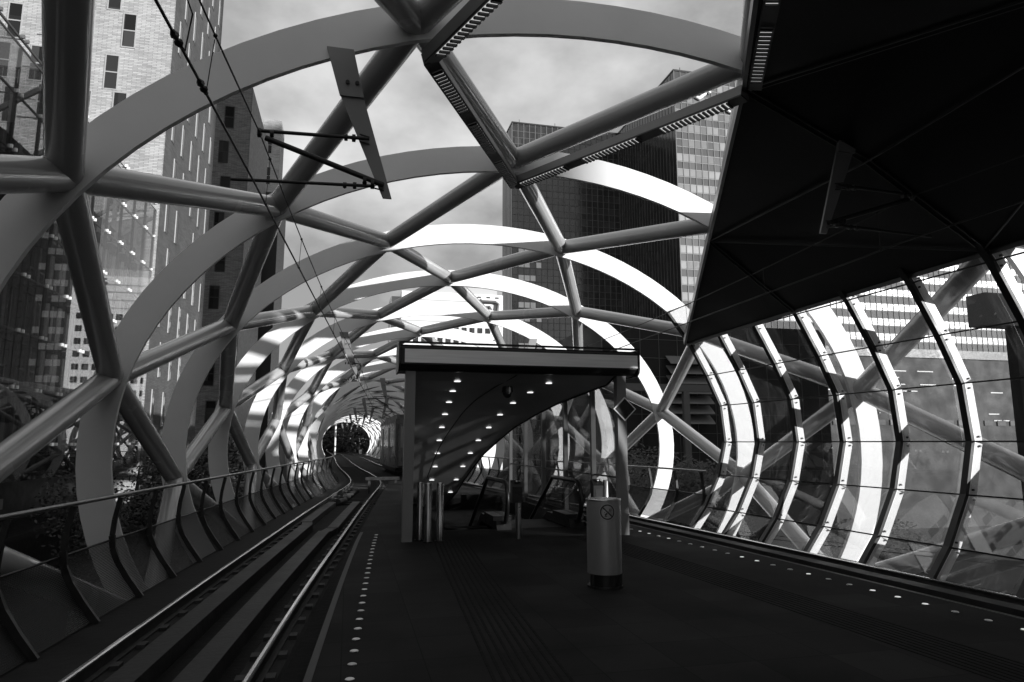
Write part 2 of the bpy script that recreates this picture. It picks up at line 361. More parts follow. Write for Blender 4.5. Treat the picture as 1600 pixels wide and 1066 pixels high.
HX0, HX1, HY0, HY1 = 1.80, 4.72, 12.95, 21.5
pf = MB()
strip(pf, EL, ER, 0, -8, HY0, 1.05, .10)
strip(pf, EL, lambda y: HX0, 0, HY0, HY1, 1.05, .10); strip(pf, lambda y: HX1, ER, 0, HY0, HY1, 1.05, .10)
strip(pf, EL, ER, 0, HY1, 29.5, 1.05, .10)
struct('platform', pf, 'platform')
pw = MB()
for f in (EL, ER):
    sg = 1 if f is EL else -1
    pw.sweep([(0, -.10), (sg*.12, -.10), (sg*.12, -.45), (0, -.45)], [(f(y)+sg*.05, y) for y in np.arange(-8, 29.6, .75)])
pw.box2((EL(29.5)+.1, 29.3, -.45), (ER(29.5)-.1, 29.45, -.10))
struct('platform_edge_wall', pw, 'darkbed')
ed = MB()
ed.sweep([(0, 0), (.055, 0), (.055, .004), (0, .004)], [(EL(y), y) for y in np.arange(-8, 13.2, .6)])
ed.sweep([(-.02, 0), (0, 0), (0, .004), (-.02, .004)], [(ER(y), y) for y in np.arange(-8, 29.4, .6)])
struct('platform_edge_line', ed, 'edge')
pit = MB()
pit.quad((HX0, HY0, -.1), (HX1, HY0, -.1), (HX1, HY0, -3.2), (HX0, HY0, -3.2))
for x in (HX0, HX1): pit.quad((x, HY0, -.1), (x, HY1, -.1), (x, HY1, -4.5), (x, HY0, -4.5))
pit.quad((HX0, HY1, -.1), (HX1, HY1, -.1), (HX1, HY1, -4.5), (HX0, HY1, -4.5)); pit.quad((HX0, HY0, -4.5), (HX1, HY0, -4.5), (HX1, HY1, -4.5), (HX0, HY1, -4.5))
struct('escalator_pit', pit, 'darkbed')
# tactile ribs
for f, sg, y0, y1, nm in ((ER, -1, -1, 12, 'right'), (EL, 1, -1, 12, 'left')):
    m = MB()
    for k in range(9):
        o = sg*(1.28+.065*k)
        m.sweep([(o-.014, 0), (o+.014, 0), (o+.010, .004), (o-.010, .004)], [(f(y), y) for y in np.arange(y0, y1, .8)])
    setp(m.build('tactile_strip', 'darkbed'), 'dark ribbed tactile strip along the %s side of the platform' % nm, 'tactile strip')
# rails
def rail(fx, off, label):
    pth = [(fx(y), y) for y in np.arange(-8, 158, .8)]
    t = thing('rail', label, 'rail', (pth[0][0]+off, -8, -.42), 'tram rails')
    m = MB(); m.sweep([(off-.026, -.28), (off+.026, -.28), (off+.014, -.27), (off-.014, -.27)], pth); m.build('rail_head', 'rail', t)
    m = MB(); m.sweep([(off-.012, -.40), (off+.012, -.40), (off+.012, -.31), (off+.033, -.30), (off+.033, -.285), (off-.033, -.285), (off-.033, -.30), (off-.012, -.31)], pth)
    m.sweep([(off-.07, -.42), (off+.07, -.42), (off+.07, -.40), (off-.07, -.40)], pth); m.build('rail_web', 'railweb', t)
rail(XL, -.72, 'polished left rail of the left track, nearest the curved railing')
rail(XL, .72, 'polished right rail of the left track, nearest the platform')
rail(XR, -.72, 'polished left rail of the right track, nearest the platform')
rail(XR, .72, 'polished outer rail of the right track, at the foot of the glass wall')
for fx, nm in ((XL, 'left'), (XR, 'right')):
    m = MB()
    for o in (-.72, .72): m.sweep([(o-.20, -.45), (o+.20, -.45), (o+.17, -.42), (o-.17, -.42)], [(fx(y), y) for y in np.arange(-8, 158, .8)])
    setp(m.build('rail_plinth', 'concrete'), 'pair of low concrete plinths under the rails of the %s track' % nm, 'plinth')
    for o0, o1, yy in ((-.40, -.16, (17.5 if nm == 'left' else 30)), (.14, .38, (16.2 if nm == 'left' else 30))):
        m = MB(); ys = np.arange(-8, yy, .7)
        m.sweep([(o0, -.45), (o1, -.45), (o1, -.285), (o0, -.285)], [(fx(y), y) for y in ys])
        if nm == 'left':
            ys = np.arange(yy+.35, 23.6, .7); d_ = -.13 if o0 < 0 else .10
            m.sweep([(o0+d_, -.45), (o1+d_, -.45), (o1+d_, -.31), (o0+d_, -.31)], [(fx(y), y) for y in ys])
            m.prism([(fx(yy)+o0-.02, yy-.3, -.45), (fx(yy)+o1-.02, yy-.3, -.45), (fx(yy+.5)+o1+d_, yy+.5, -.45), (fx(yy+.5)+o0+d_, yy+.5, -.45)], (0, 0, .13))
        setp(m.build('guard_plate', 'beam'), 'long %s raised grey guard plate between the rails of the %s track' % ('left' if o0 < 0 else 'right', nm), 'guard plate', 'guard plates between the rails')
# fastening blocks along the rails
m = MB()
for fx in (XL,):
    for y in np.arange(2.0, 40, .65):
        for o in (-.72, .72):
            for s_ in (-.125, .125): m.box((fx(y)+o+s_, y, -.405), (.08, .14, .05))
setp(m.build('rail_fastening', 'railweb'), 'small dark clips holding down the rails of the left track', 'rail clips', kind='stuff')
m = MB()
for y in np.arange(24, 60, .65): m.box((XL(y), y, -.435), (2.2, .26, .07))
setp(m.build('sleeper', 'concrete'), 'concrete sleepers under the curve of the left track', 'sleepers', kind='stuff')
tb = thing('point_motor', 'row of rounded metal housings between the rails on the left track curve', 'track device', (XL(24), 21, -.36))
for k in range(5):
    y = 24.0+k*1.2; mm = MB(); mm.pipe([(XL(y)-.28, y-.25, -.33), (XL(y)-.05, y+.25, -.33)], .10, 10); mm.build('housing', 'beam', tb)
# cross-over bar at the platform end
t = thing('end_barrier', 'low dark barrier bar standing at the far end of the platform', 'barrier', (1.3, 28.6, -.3))
m = MB(); m.bar((.70, 28.5, .17), (2.05, 28.5, .18), .08, .12); m.build('bar', 'darksteel', t)
for x in (.85, 1.9): m = MB(); m.box2((x-.05, 28.44, -.42), (x+.05, 28.54, .10)); m.build('leg', 'darksteel', t)
# platform light studs
def stud(x, y, label, bright, m_='stud'):
    t = thing('light_stud', label, 'light stud', (x, y, 0), 'round light studs along the platform edges')
    m = MB(); m.pipe([(x, y, -.01), (x, y, .006)], .034, 14); m.build('rim', 'stainless', t)
    m = MB(); m.pipe([(x, y, .006), (x, y, .010)], .027, 14); m.build('lens', m_ if bright else 'stud_dim', t)
for k in range(26):
    y = 4.42+.325*k; stud(EL(y)+.31, y, '%s round light stud from the camera along the left platform edge' % ordn(k+1), k % 5 != 3)
for k in range(26):
    y = 4.35+.33*k; stud(ER(y)-.36, y, '%s round light stud from the camera along the right platform edge' % ordn(k+1), k in (2, 5, 6, 7, 10, 13, 14, 20, 22, 23), 'stud_right')
# ------------------------------------------------------------------ left railing and right far railing
def railing(fx, sgn, y0, y1, label, endpost=False):
    t = thing('railing', label, 'railing', (fx(y0), y0, -.36), 'curved railings at the deck edges')
    ys = list(np.arange(y0, y1, .65))
    m = MB(); m.pipe([(fx(y)+sgn*.30, y, .93) for y in ys], .026, 10); m.build('handrail', 'hand', t)
    m = MB(); m.pipe([(fx(y)+sgn*.395, y, .36) for y in ys], .014, 8); m.build('mid_rail', 'darksteel', t)
    prof = [(0, -.34), (.17, -.12), (.30, .10), (.37, .25), (.39, .36)]
    m = MB(); k = len(prof)
    vs = [(fx(y)+sgn*(u+.025), y, z) for y in ys for u, z in prof]
    m.add(vs, [(i*k+j, i*k+j+1, (i+1)*k+j+1, (i+1)*k+j) for i in range(len(ys)-1) for j in range(k-1)], True); m.build('mesh_screen', 'screen', t)
    pp = [(-.02, -.36), (.14, -.14), (.28, .08), (.355, .26), (.375, .42), (.36, .62), (.31, .90)]
    for q, y in enumerate(np.arange(y0+.3, y1, 1.3)):
        if q >= 60: break
        m = MB()
        for (u0, z0), (u1, z1) in zip(pp, pp[1:]):
            m.bar((fx(y)+sgn*u0, y, z0), (fx(y)+sgn*u1, y, z1), .05, .07 if z1 < .5 else .055, (sgn*1., 0, .3))
        m.build('post', 'darksteel', t)
railing(lambda y: DL(y)+.06, -1, -2, 75, 'curved steel railing with perforated screen on the left of the left track')
railing(lambda y: DR(y)-.06, 1, 14.95, 75, 'curved steel railing beyond the glass wall on the right of the right track')
# ------------------------------------------------------------------ right glass wall
GW = [(8.18, 3.98), (8.60, 3.20), (8.92, 2.48), (9.00, 1.62), (8.80, .85), (8.42, .12), (8.02, -.40)]
GT = [(7.62, 4.72)]
def gx(Y, x): return x-.11+max(0, (11-Y))*.035-(0 if Y < 11 else (Y-11)*.035)
gw = thing('glass_wall', 'curved wall of bolted glass panes on pale fins along the right track', 'glass wall', (8.1, 5, -.4))
GP = GT+GW
fy = [14.9-1.3*k for k in range(15)]
for k, y in enumerate(fy):
    m = MB(); md = MB()
    for (x0, z0), (x1, z1) in zip(GP, GP[1:]):
        a = Vector((gx(y, x0), y, z0)); b = Vector((gx(y, x1), y, z1)); d = (b-a).normalized(); nrm = Vector((d.z, 0, -d.x))
        if nrm.x < 0: nrm = -nrm
        # white flange facing along the track, black inner cover
        m.prism([a+nrm*.02+Vector((0, -.05, 0)), b+nrm*.02+Vector((0, -.05, 0)), b+nrm*.155+Vector((0, -.05, 0)), a+nrm*.155+Vector((0, -.05, 0))], (0, .08, 0))
        md.prism([a-nrm*.035+Vector((0, -.052, 0)), b-nrm*.035+Vector((0, -.052, 0)), b+nrm*.018+Vector((0, -.052, 0)), a+nrm*.018+Vector((0, -.052, 0))], (0, .11, 0))
    f = m.build('fin', 'white', gw)
    md.build('cover_strip', 'black', f)
    m = MB()
    for x, z in GP[1:-1]:
        for dz in (-.07, .07):
            m.pipe([(gx(y, x)+.09, y-.049, z+dz), (gx(y, x)+.09, y-.075, z+dz)], .016, 8)
    m.build('bolt', 'darksteel', f)
pane_n = 0; top_n = MB()
for k in range(len(fy)-1):
    for (x0, z0), (x1, z1) in zip(GP, GP[1:]):
        ya, yb = fy[k]-.06, fy[k+1]+.16
        m = MB(); e = .02
        a = (gx(ya, x0)+e, ya, z0-.012); b = (gx(yb, x0)+e, yb, z0-.012); c = (gx(yb, x1)+e, yb, z1+.012); d = (gx(ya, x1)+e, ya, z1+.012)
        m.add([a, b, c, d]+[(p[0]+.012, p[1], p[2]) for p in (a, b, c, d)], [(0, 1, 2, 3), (7, 6, 5, 4), (0, 4, 5, 1), (1, 5, 6, 2), (2, 6, 7, 3), (3, 7, 4, 0)])
        m.build('glass_pane', 'glass', gw)
for x, z in GP:
    m = MB(); m.bar((gx(fy[0], x)+.005, fy[0], z), (gx(11, x)+.005, 11, z), .018, .022); m.bar((gx(11, x)+.005, 11, z), (gx(fy[-1], x)+.005, fy[-1], z), .018, .022); m.build('glazing_bar', 'black', gw)
# ------------------------------------------------------------------ canopy
def nd(Y, ang, off=-.45): return ringpt(Y, ang, off)
Ym, Yz, Yy, Ya, Yb, Yc = -4.6, -.7, 3.2, 7.1, 11, 14.9
cp = thing('canopy', 'black triangulated canopy ceiling hanging inside the hoops over the right half of the platform', 'canopy', tuple(nd(Ya, 56)))
Z93, A74, B56, C34, A34, Y93, Y74, Yc34 = nd(Yy, 93), nd(Ya, 74), nd(Yb, 56), nd(Yc, 34), nd(Ya, 34), nd(Yz, 111), nd(Yz, 74), nd(Ym, 34)
Z56 = nd(Yy, 56); Y34 = nd(Yz, 34); Y74 = nd(Yz, 74); B34 = (C34+A34)/2; X93 = nd(Ym, 93); X56 = nd(Ym, 56)
MID = (A74+A34+B56+Z56)/4
tris = [(C34, B34, B56), (B34, A34, B56), (B56, A34, MID), (B56, MID, A74), (A74, MID, Z56), (MID, A34, Z56), (A74, Z56, Z93), (Z93, Z56, Y74), (Z56, Y34, Y74), (A34, Y34, Z56), (Z93, Y74, X93), (Y74, X56, X93), (Y74, Y34, X56), (Y34, Yc34, X56)]
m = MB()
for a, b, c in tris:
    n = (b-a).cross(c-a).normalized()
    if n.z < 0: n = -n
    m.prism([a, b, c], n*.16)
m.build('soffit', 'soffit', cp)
m = MB()
def seam(a, b):
    dn = Vector((0, 0, -.012)); d = (b-a).normalized(); s_ = d.cross(Vector((0, 0, 1))).normalized()*.045
    m.bar(a+dn+s_, b+dn+s_, .014, .02); m.bar(a+dn-s_, b+dn-s_, .014, .02)
for a, b in ((A74, MID), (MID, A34), (B56, MID), (MID, Z56), (B56, A34), (B56, B34), (A74, Z56), (Z93, Z56), (Z56, A34), (Z56, Y34), (Z56, Y74), (Z93, Y74), (Y74, Y34)): seam(a, b)
m.build('seam', 'seam', cp)
m = MB(); out = Vector((.10, 0, 0))
for a, b in ((C34, A34), (A34, Y34), (Y34, Yc34)):
    m.prism([a+Vector((.01, 0, -.07)), b+Vector((.01, 0, -.07)), b+Vector((.12, 0, .02)), a+Vector((.12, 0, .02))], (0, 0, .17))
m.build('fascia', 'fascia', cp)
m = MB()
for a, b in ((C34, B56), (B56, A74), (A74, Z93)):
    m.bar(a+Vector((-.02, .03, .05)), b+Vector((-.02, .03, .05)), .05, .17)
m.build('edge_trim', 'seam', cp)
# ------------------------------------------------------------------ louvred light beams
def light_beam(a, b, label, up=None):
    d = (b-a).normalized(); t = thing('light_beam', label, 'light beam', tuple((a+b)/2), 'louvred light beams under the tubes')
    ln = (b-a).length; cen = Vector((XC(a.y), (a.y+b.y)/2, 1.56)); upv = ((a+b)/2-cen); upv.y = 0; upv.normalize()
    x = d.cross(upv).normalized(); upv = x.cross(d)
    m = MB(); m.bar(a+upv*.045, b+upv*.045, .17, .13, tuple(upv)); m.build('housing', 'post', t)
    m = MB(); m.bar(a-upv*.030, b-upv*.030, .168, .02, tuple(upv)); m.build('channel', 'black', t)
    k = max(2, int(ln/1.15))
    for i in range(k):
        p = a+d*(ln*(i+.14)/k); q = a+d*(ln*(i+.86)/k)
        lm = MB(); lm.bar(p-upv*.043, q-upv*.043, .12, .006, tuple(upv)); lo = lm.build('lamp_strip', 'louvre', t)
        bl = MB(); n = int((q-p).length/.07)
        for j in range(n+1):
            c = p+(q-p)*(j/n)-upv*.058; bl.bar(c-x*.065, c+x*.065, .032, .022, tuple(upv))
        bl.build('louvre_blades', 'black', lo)
light_beam(nd(Yy, 93, -.5)+Vector((-.15, 0, 0)), nd(Ya, 111, -.46), 'black-edged light beam rising from the left corner of the V to the top of the photo')
light_beam(nd(Ya, 111, -.46), nd(Yb, 93, -.46), 'louvred light beam sloping down right to the bottom of the V')
light_beam(nd(Yb, 93, -.46), nd(Ya, 74, -.53), 'louvred light beam running from the bottom of the V up to the black canopy')
light_beam(nd(Ya, 74, -.46)+Vector((.06, -.1, 0)), nd(Yy, 93, -.5)+Vector((.2, 0, 0)), 'louvred light beam along the left edge of the black canopy')
# ------------------------------------------------------------------ catenary
def bracket(Y, sgn, fx, label):
    """tapering plate hung from a hoop, with two insulated tubes that carry the wires"""
    a, b = AB(Y); xt = XC(Y)-sgn*3.2; xt2 = XC(Y)-sgn*2.66
    if Y > 30: xt = XC(Y)-sgn*.9; xt2 = XC(Y)-sgn*.55
    ztop = 1.56+(b-.225)*math.sqrt(max(.05, 1-((xt-XC(Y))/(a-.225))**2))+.06; zlo = ztop-1.63
    t = thing('catenary_bracket', label, 'wire bracket', (xt, Y, zlo), 'overhead wire brackets')
    m = MB()
    zm = ztop-.42; dx = (xt2-xt)
    def X_(z): return xt+dx*(ztop-z)/(ztop-zlo)
    m.prism([(X_(ztop)-.14, Y-.05, ztop), (X_(ztop)+.14, Y-.05, ztop), (X_(zm)+.12, Y-.05, zm-.1), (X_(zlo)+.045, Y-.05, zlo), (X_(zlo)-.045, Y-.05, zlo), (X_(zm)-.12, Y-.05, zm-.1)], (0, .03, 0))
    m.prism([(X_(ztop)-.14, Y-.075, ztop), (X_(ztop)+.14, Y-.075, ztop), (X_(zm)+.125, Y-.075, zm-.12), (X_(zm)-.125, Y-.075, zm-.12)], (0, .024, 0))
    m.build('plate', 'post', t)
    m = MB()
    for s_ in (-.05, .05): m.pipe([(X_(zm)+s_, Y-.076, zm+.03), (X_(zm)+s_, Y-.10, zm+.03)], .022, 8)
    m.build('bolt', 'darksteel', t)
    xw = fx(Y)+sgn*.40; z1 = zlo+.62; z2 = zlo+.12; zc_ = zlo
    pin1 = (X_(z1), Y-.1, z1); pin2 = (X_(z2), Y-.1, z2)
    m = MB(); m.pipe([(xw, Y-.1, z1-.03), pin1], .020, 8); m.build('top_tube', 'darksteel', t)
    m = MB(); m.pipe([(xw+sgn*.06, Y-.1, z1-.10), pin2], .030, 8); m.build('stay_tube', 'darksteel', t)
    m = MB(); m.pipe([(xw-sgn*.25, Y-.1, z2-.07), (X_(z2)-sgn*.12, Y-.1, z2-.02)], .018, 8); m.build('steady_arm', 'darksteel', t)
    m = MB()
    for (px, pz), r_ in (((X_(z1)-sgn*.16, z1-.01), .04), ((X_(z1)-sgn*.24, z1-.01), .035), ((X_(z2)-sgn*.12, z2-.0), .05), ((X_(z2)-sgn*.20, z2+.03), .045), ((X_(z2)-sgn*.30, z2-.03), .035), ((X_(z2)-sgn*.40, z2-.035), .03), ((xw, z1-.05), .05), ((xw+sgn*.12, z1-.05), .035)):
        m.pipe([(px-.018, Y-.1, pz), (px+.018, Y-.1, pz)], r_, 10); m.ball((px, Y-.1, pz-.02), r_*.55, 8, 6); m.build('insulator', 'darksteel', t); m = MB()
    for z in (z1, z2):
        m.bar((X_(z)-sgn*.10, Y-.1, z+.04), (X_(z)+.0, Y-.05, z+.04), .012, .012); m.bar((X_(z)-sgn*.10, Y-.1, z-.04), (X_(z)+.0, Y-.05, z-.04), .012, .012); m.bar((X_(z)-sgn*.10, Y-.1, z-.046), (X_(z)-sgn*.10, Y-.1, z+.046), .016, .012); m.build('fork', 'darksteel', t); m = MB()
    return (xw, Y-.1, z1-.05), (xw-sgn*.02, Y-.1, z2-.09)
by = [7.1+15.6*k for k in range(8)]
for sgn, fx, side in ((1, XL, 'left'), (-1, XR, 'right')):
    tops, lows = [], []
    for k, Y in enumerate(by):
        a_, b_ = bracket(Y, sgn, fx, '%s overhead wire bracket from the camera above the %s track' % (ordn(k+1), side)); tops.append(a_); lows.append(b_)
    first_t = (tops[0][0]-sgn*.85, -8, tops[0][2]+.25); first_l = (lows[0][0]-sgn*1.0, -8, lows[0][2]+.12)
    def sag(pts, s_, n=10):
        out_ = []
        for p, q in zip(pts, pts[1:]):
            for i in range(n):
                u = i/n; out_.append((p[0]+(q[0]-p[0])*u, p[1]+(q[1]-p[1])*u, p[2]+(q[2]-p[2])*u-s_*4*u*(1-u)))
        return out_+[pts[-1]]
    T = sag([first_t]+tops, .22); Lw = sag([first_l]+lows, .02)
    m = MB(); m.pipe(T, .008, 6); setp(m.build('messenger_wire', 'black'), 'thin upper carrying wire above the %s track' % side, 'overhead wire')
    tw = thing('contact_wire', 'lower contact wire with clamps and droppers above the %s track' % side, 'overhead wire', tuple(Lw[0]))
    m = MB(); m.pipe(Lw, .011, 6); m.build('wire', 'black', tw)
    if side == 'left':
        m = MB()
        for yy in (4.5, 5.1):
            i = min(range(len(Lw)), key=lambda j: abs(Lw[j][1]-yy)); p, q = Vector(Lw[i]), Vector(Lw[min(i+1, len(Lw)-1)]); d = (q-p).normalized(); c = p+d*(yy-p.y)/d.y
            m.pipe([c-d*.09, c-d*.04, c-d*.035, c+d*.035, c+d*.04, c+d*.09], .02, 8, True, [.014, .03, .016, .016, .03, .014]); m.build('clamp', 'black', tw); m = MB()
    def at(P, yy):
        for p, q in zip(P, P[1:]):
            if p[1] <= yy <= q[1]: u = (yy-p[1])/(q[1]-p[1]); return Vector([p[i]+(q[i]-p[i])*u for i in range(3)])
    for yy in list(np.arange(5.2, 40, 2.35)):
        a_, b_ = at(T, yy), at(Lw, yy)
        m = MB(); m.pipe([a_, b_], .004, 5); m.ball(a_, .018, 6, 4); m.ball(b_, .018, 6, 4); m.build('dropper', 'black', tw)
    if side == 'left':
        p0 = at(Lw, 4.5); p1 = at(T, 3.6); m = MB(); m.pipe([p0, p0+Vector((.03, .1, -.02)), p0+Vector((.06, .1, .25)), p1], .006, 6); m.build('jumper', 'black', tw)
# ------------------------------------------------------------------ escalator shelter
SY = 11.55
sh = thing('escalator_shelter', 'flat-fronted escalator shelter with brushed metal header and glazed side standing on the platform', 'shelter', (2.9, SY, 0))
for x in (.975, 4.765):
    m = MB(); m.box2((x-.085, SY, 0), (x+.085, SY+.16, 2.80)); m.build('post', 'post', sh)
SXL = lambda y: 1.03+(y-11.7)*.092
hd = MB()
prof = [(SY-.02, 2.80), (SY-.10, 2.835), (SY-.145, 2.90), (SY-.15, 3.18), (SY-.12, 3.23), (SY+.55, 3.25), (SY+.55, 2.80)]
hd.prism([(.80, y, z) for y, z in prof], (4.22, 0, 0)); hd.build('header', 'black', sh)
m = MB(); m.prism([(.86, SY-.152, 2.925), (5.02, SY-.152, 2.925), (5.02, SY-.152, 3.155), (.86, SY-.152, 3.155)], (0, -.012, 0)); m.build('header_panel', 'brushed', sh)
m = MB()
for x in (.79, 5.03):
    m.prism([(x, y+(.0), z) for y, z in [(SY-.06, 2.78), (SY-.15, 2.84), (SY-.175, 2.92), (SY-.175, 3.16), (SY-.14, 3.26), (SY+.5, 3.28), (SY+.5, 2.78)]], (.03 if x > 2 else -.03, 0, 0))
m.box2((.76, SY-.16, 3.252), (5.06, SY-.12, 3.285)); m.build('end_cap', 'darksteel', sh)
rows = [(11.75, 2.84), (12.35, 2.66)]
LR = [(596, 713, 856), (617, 703, 825), (637, 696, 797), (657, 688, 776), (679, 682, 757), (700, 676, 740), (721, 671, 726), (743, 667, 713), (765, 662, 702), (785, 657, 692)]
cz = [2.68, 2.55, 2.38, 2.17, 1.92, 1.65, 1.36, 1.04, .70, .36]; cyy = [12.0+.62*i for i in range(10)]
lx = [(1.84, 3.53), (1.85, 3.34), (1.87, 3.15), (1.88, 3.02), (1.90, 2.91), (1.93, 2.80), (1.97, 2.73), (2.00, 2.66), (2.0, 2.60), (2.02, 2.55)]
ex = [4.66, 4.40, 4.05, 3.75, 3.45, 3.25, 3.05, 2.92, 2.80, 2.70]
cl = MB(); pz = [(SY+.10, 2.80, 4.68)]+[(cyy[i], cz[i], ex[i]) for i in range(10)]+[(19.0, -.1, 2.6)]
for (y0, z0, x0), (y1, z1, x1) in zip(pz, pz[1:]):
    cl.prism([(SXL(y0)+.04, y0, z0), (x0, y0, z0), (x1, y1, z1), (SXL(y1)+.04, y1, z1)], (0, 0, .05))
cl.build('ceiling', 'ceil', sh)
cr_ = MB(); cr_.pipe([(x0, y0, z0-.01) for y0, z0, x0 in pz], .02, 8); cr_.build('ceiling_edge', 'darksteel', sh)
def crv(P, n=5):
    P = [Vector(p) for p in P]; o = []
    for i in range(len(P)-1):
        a, b, c, d = P[max(i-1, 0)], P[i], P[i+1], P[min(i+2, len(P)-1)]
        for k in range(n): t_ = k/n; o.append(.5*(2*b+(c-a)*t_+(2*a-5*b+4*c-d)*t_**2+(3*b-a-3*c+d)*t_**3))
    return o+[P[-1]]
cs = MB(); cs.pipe(crv([(2.85, 11.7, 2.78), (2.55, 12.35, 2.59), (2.28, 13.2, 2.33), (2.1, 14.2, 1.95), (1.95, 15.4, 1.45), (1.86, 16.8, .75)]), .012, 6); cs.build('ceiling_joint', 'black', sh)
for i in range(10):
    for x in lx[i]:
        if x == lx[i][0] and i > 8: continue
        sl = (cz[min(i+1, 9)]-cz[max(i-1, 0)])/(cyy[min(i+1, 9)]-cyy[max(i-1, 0)])
        m = MB(); nrm = Vector((0, sl*.35, -1)).normalized(); c = Vector((x, cyy[i], cz[i]))
        m.pipe([c+nrm*.002, c+nrm*.006], .058, 16); m.build('downlight', 'lamp', sh)
rf = MB(); rf.prism([(1.03, SY+.55, 3.17), (4.86, SY+.55, 3.17), (4.86, 19.5, 2.9), (1.72, 19.5, 2.9)], (0, 0, .05)); rf.build('roof', 'darksteel', sh)
lw = MB(); lw.prism([(SXL(SY+.16)-.04, SY+.16, 0), (SXL(19.5)-.04, 19.5, 0), (SXL(19.5)-.04, 19.5, 2.85), (SXL(SY+.16)-.04, SY+.16, 3.14)], (.05, 0, 0)); lw.build('side_panel', 'ceil', sh)
rw = MB(); rw.prism([(4.80, SY+.16, 0.05), (4.80, 20.5, 0.05), (4.80, 20.5, 2.9), (4.80, SY+.16, 3.16)], (.012, 0, 0)); rw.build('side_glass', 'glass2', sh)
for y in (13.05, 14.85, 16.65, 18.45, 20.25):
    m = MB(); m.box2((4.70, y-.05, 0), (4.79, y+.05, 3.12-(y-12)*.03)); m.build('mullion', 'post', sh)
m = MB(); m.bar((4.76, SY+.2, .98), (4.76, 20.4, .98), .04, .03); m.bar((4.76, SY+.2, .08), (4.76, 20.4, .08), .05, .10); m.build('side_handrail', 'darksteel', sh)
dg = MB(); dg.ball((2.82, 12.3, 2.50), .10, 16, 10); dg.cyl((2.82, 12.3, 2.52), .12, .10, 18)
dt = thing('dome_camera', 'black security dome camera hanging under the shelter ceiling', 'camera', (2.82, 12.3, 2.7))
dg2 = MB(); dg2.ball((2.82, 12.3, 2.50), .085, 16, 10); dg2.build('dome', 'rubber', dt); dg2 = MB(); dg2.pipe([(2.82, 12.3, 2.52), (2.82, 12.3, 2.72)], .105, 18, True, [.105, .08]); dg2.build('mount', 'darksteel', dt)
# diamond sign on the right post
t = thing('diamond_sign', 'small dark diamond-shaped sign on the right shelter post', 'sign', (4.80, SY-.03, 2.2))
m = MB(); q = .215; m.prism([(4.80-q, SY-.05, 2.2), (4.80, SY-.05, 2.2-q), (4.80+q, SY-.05, 2.2), (4.80, SY-.05, 2.2+q)], (0, .03, 0)); m.build('rim', 'brushed', t)
m = MB(); q = .185; m.prism([(4.80-q, SY-.058, 2.2), (4.80, SY-.058, 2.2-q), (4.80+q, SY-.058, 2.2), (4.80, SY-.058, 2.2+q)], (0, .006, 0)); m.build('face', 'darksteel', t)
# escalator
es = thing('escalator', 'escalator going down under the shelter between two glass balustrades', 'escalator', (3.57, 12.6, 0))
def esc_z(y): return 0 if y < 14.3 else -(y-14.3)*.577
for x in (2.86, 4.28):
    top = [(x, y, .88+esc_z(y)) for y in (12.75, 13.3, 14.0)]+[(x, y, .88+esc_z(y)) for y in (14.3, 14.6, 15.5, 17, 19)]
    loop = [(x, 12.95, .10), (x, 12.62, .16), (x, 12.47, .36), (x, 12.44, .55), (x, 12.46, .68), (x, 12.53, .79), (x, 12.63, .86)]+top
    m = MB(); m.pipe(loop, .042, 10); m.build('handrail', 'rubber', es)
    m = MB(); pts = [(x, 12.52, .38), (x, 12.50, .6), (x, 12.58, .82), (x, 12.75, .89), (x, 14.3, .89), (x, 19, .89+esc_z(19)), (x, 19, .1+esc_z(19)), (x, 14.3, .12), (x, 12.75, .12)]
    m.prism([(p[0]-.006, p[1], p[2]) for p in pts], (.012, 0, 0)); m.build('balustrade_glass', 'glass2', es)
    m = MB(); m.prism([(x-.14, 12.7, 0), (x-.14, 14.3, 0), (x-.14, 19, esc_z(19)), (x-.14, 19, .16+esc_z(19)), (x-.14, 14.3, .16), (x-.14, 12.8, .16)], (.28, 0, 0)); m.build('skirt', 'darksteel', es)
    m = MB(); m.box2((x-.18, 12.86, .155), (x+.18, 13.75, .24)); m.build('skirt_cap', 'rubber', es)
m = MB()
m.box2((3.02, 12.95, -.06), (4.12, 13.9, -.005))
for k in range(26):
    y = 13.9+.32*k; z = esc_z(y)-.02; m.box2((3.02, y, z-.25), (4.12, y+.32, z))
m.build('steps', 'beam', es)
st = MB()
for k in range(22):
    y = 13.2+.30*k; z = -.0-.17*k; st.box2((1.84, y, z-.4), (2.66, y+.30, z-.001))
setp(st.build('staircase', 'darkbed'), 'dark fixed stairs going down beside the escalator', 'stairs')
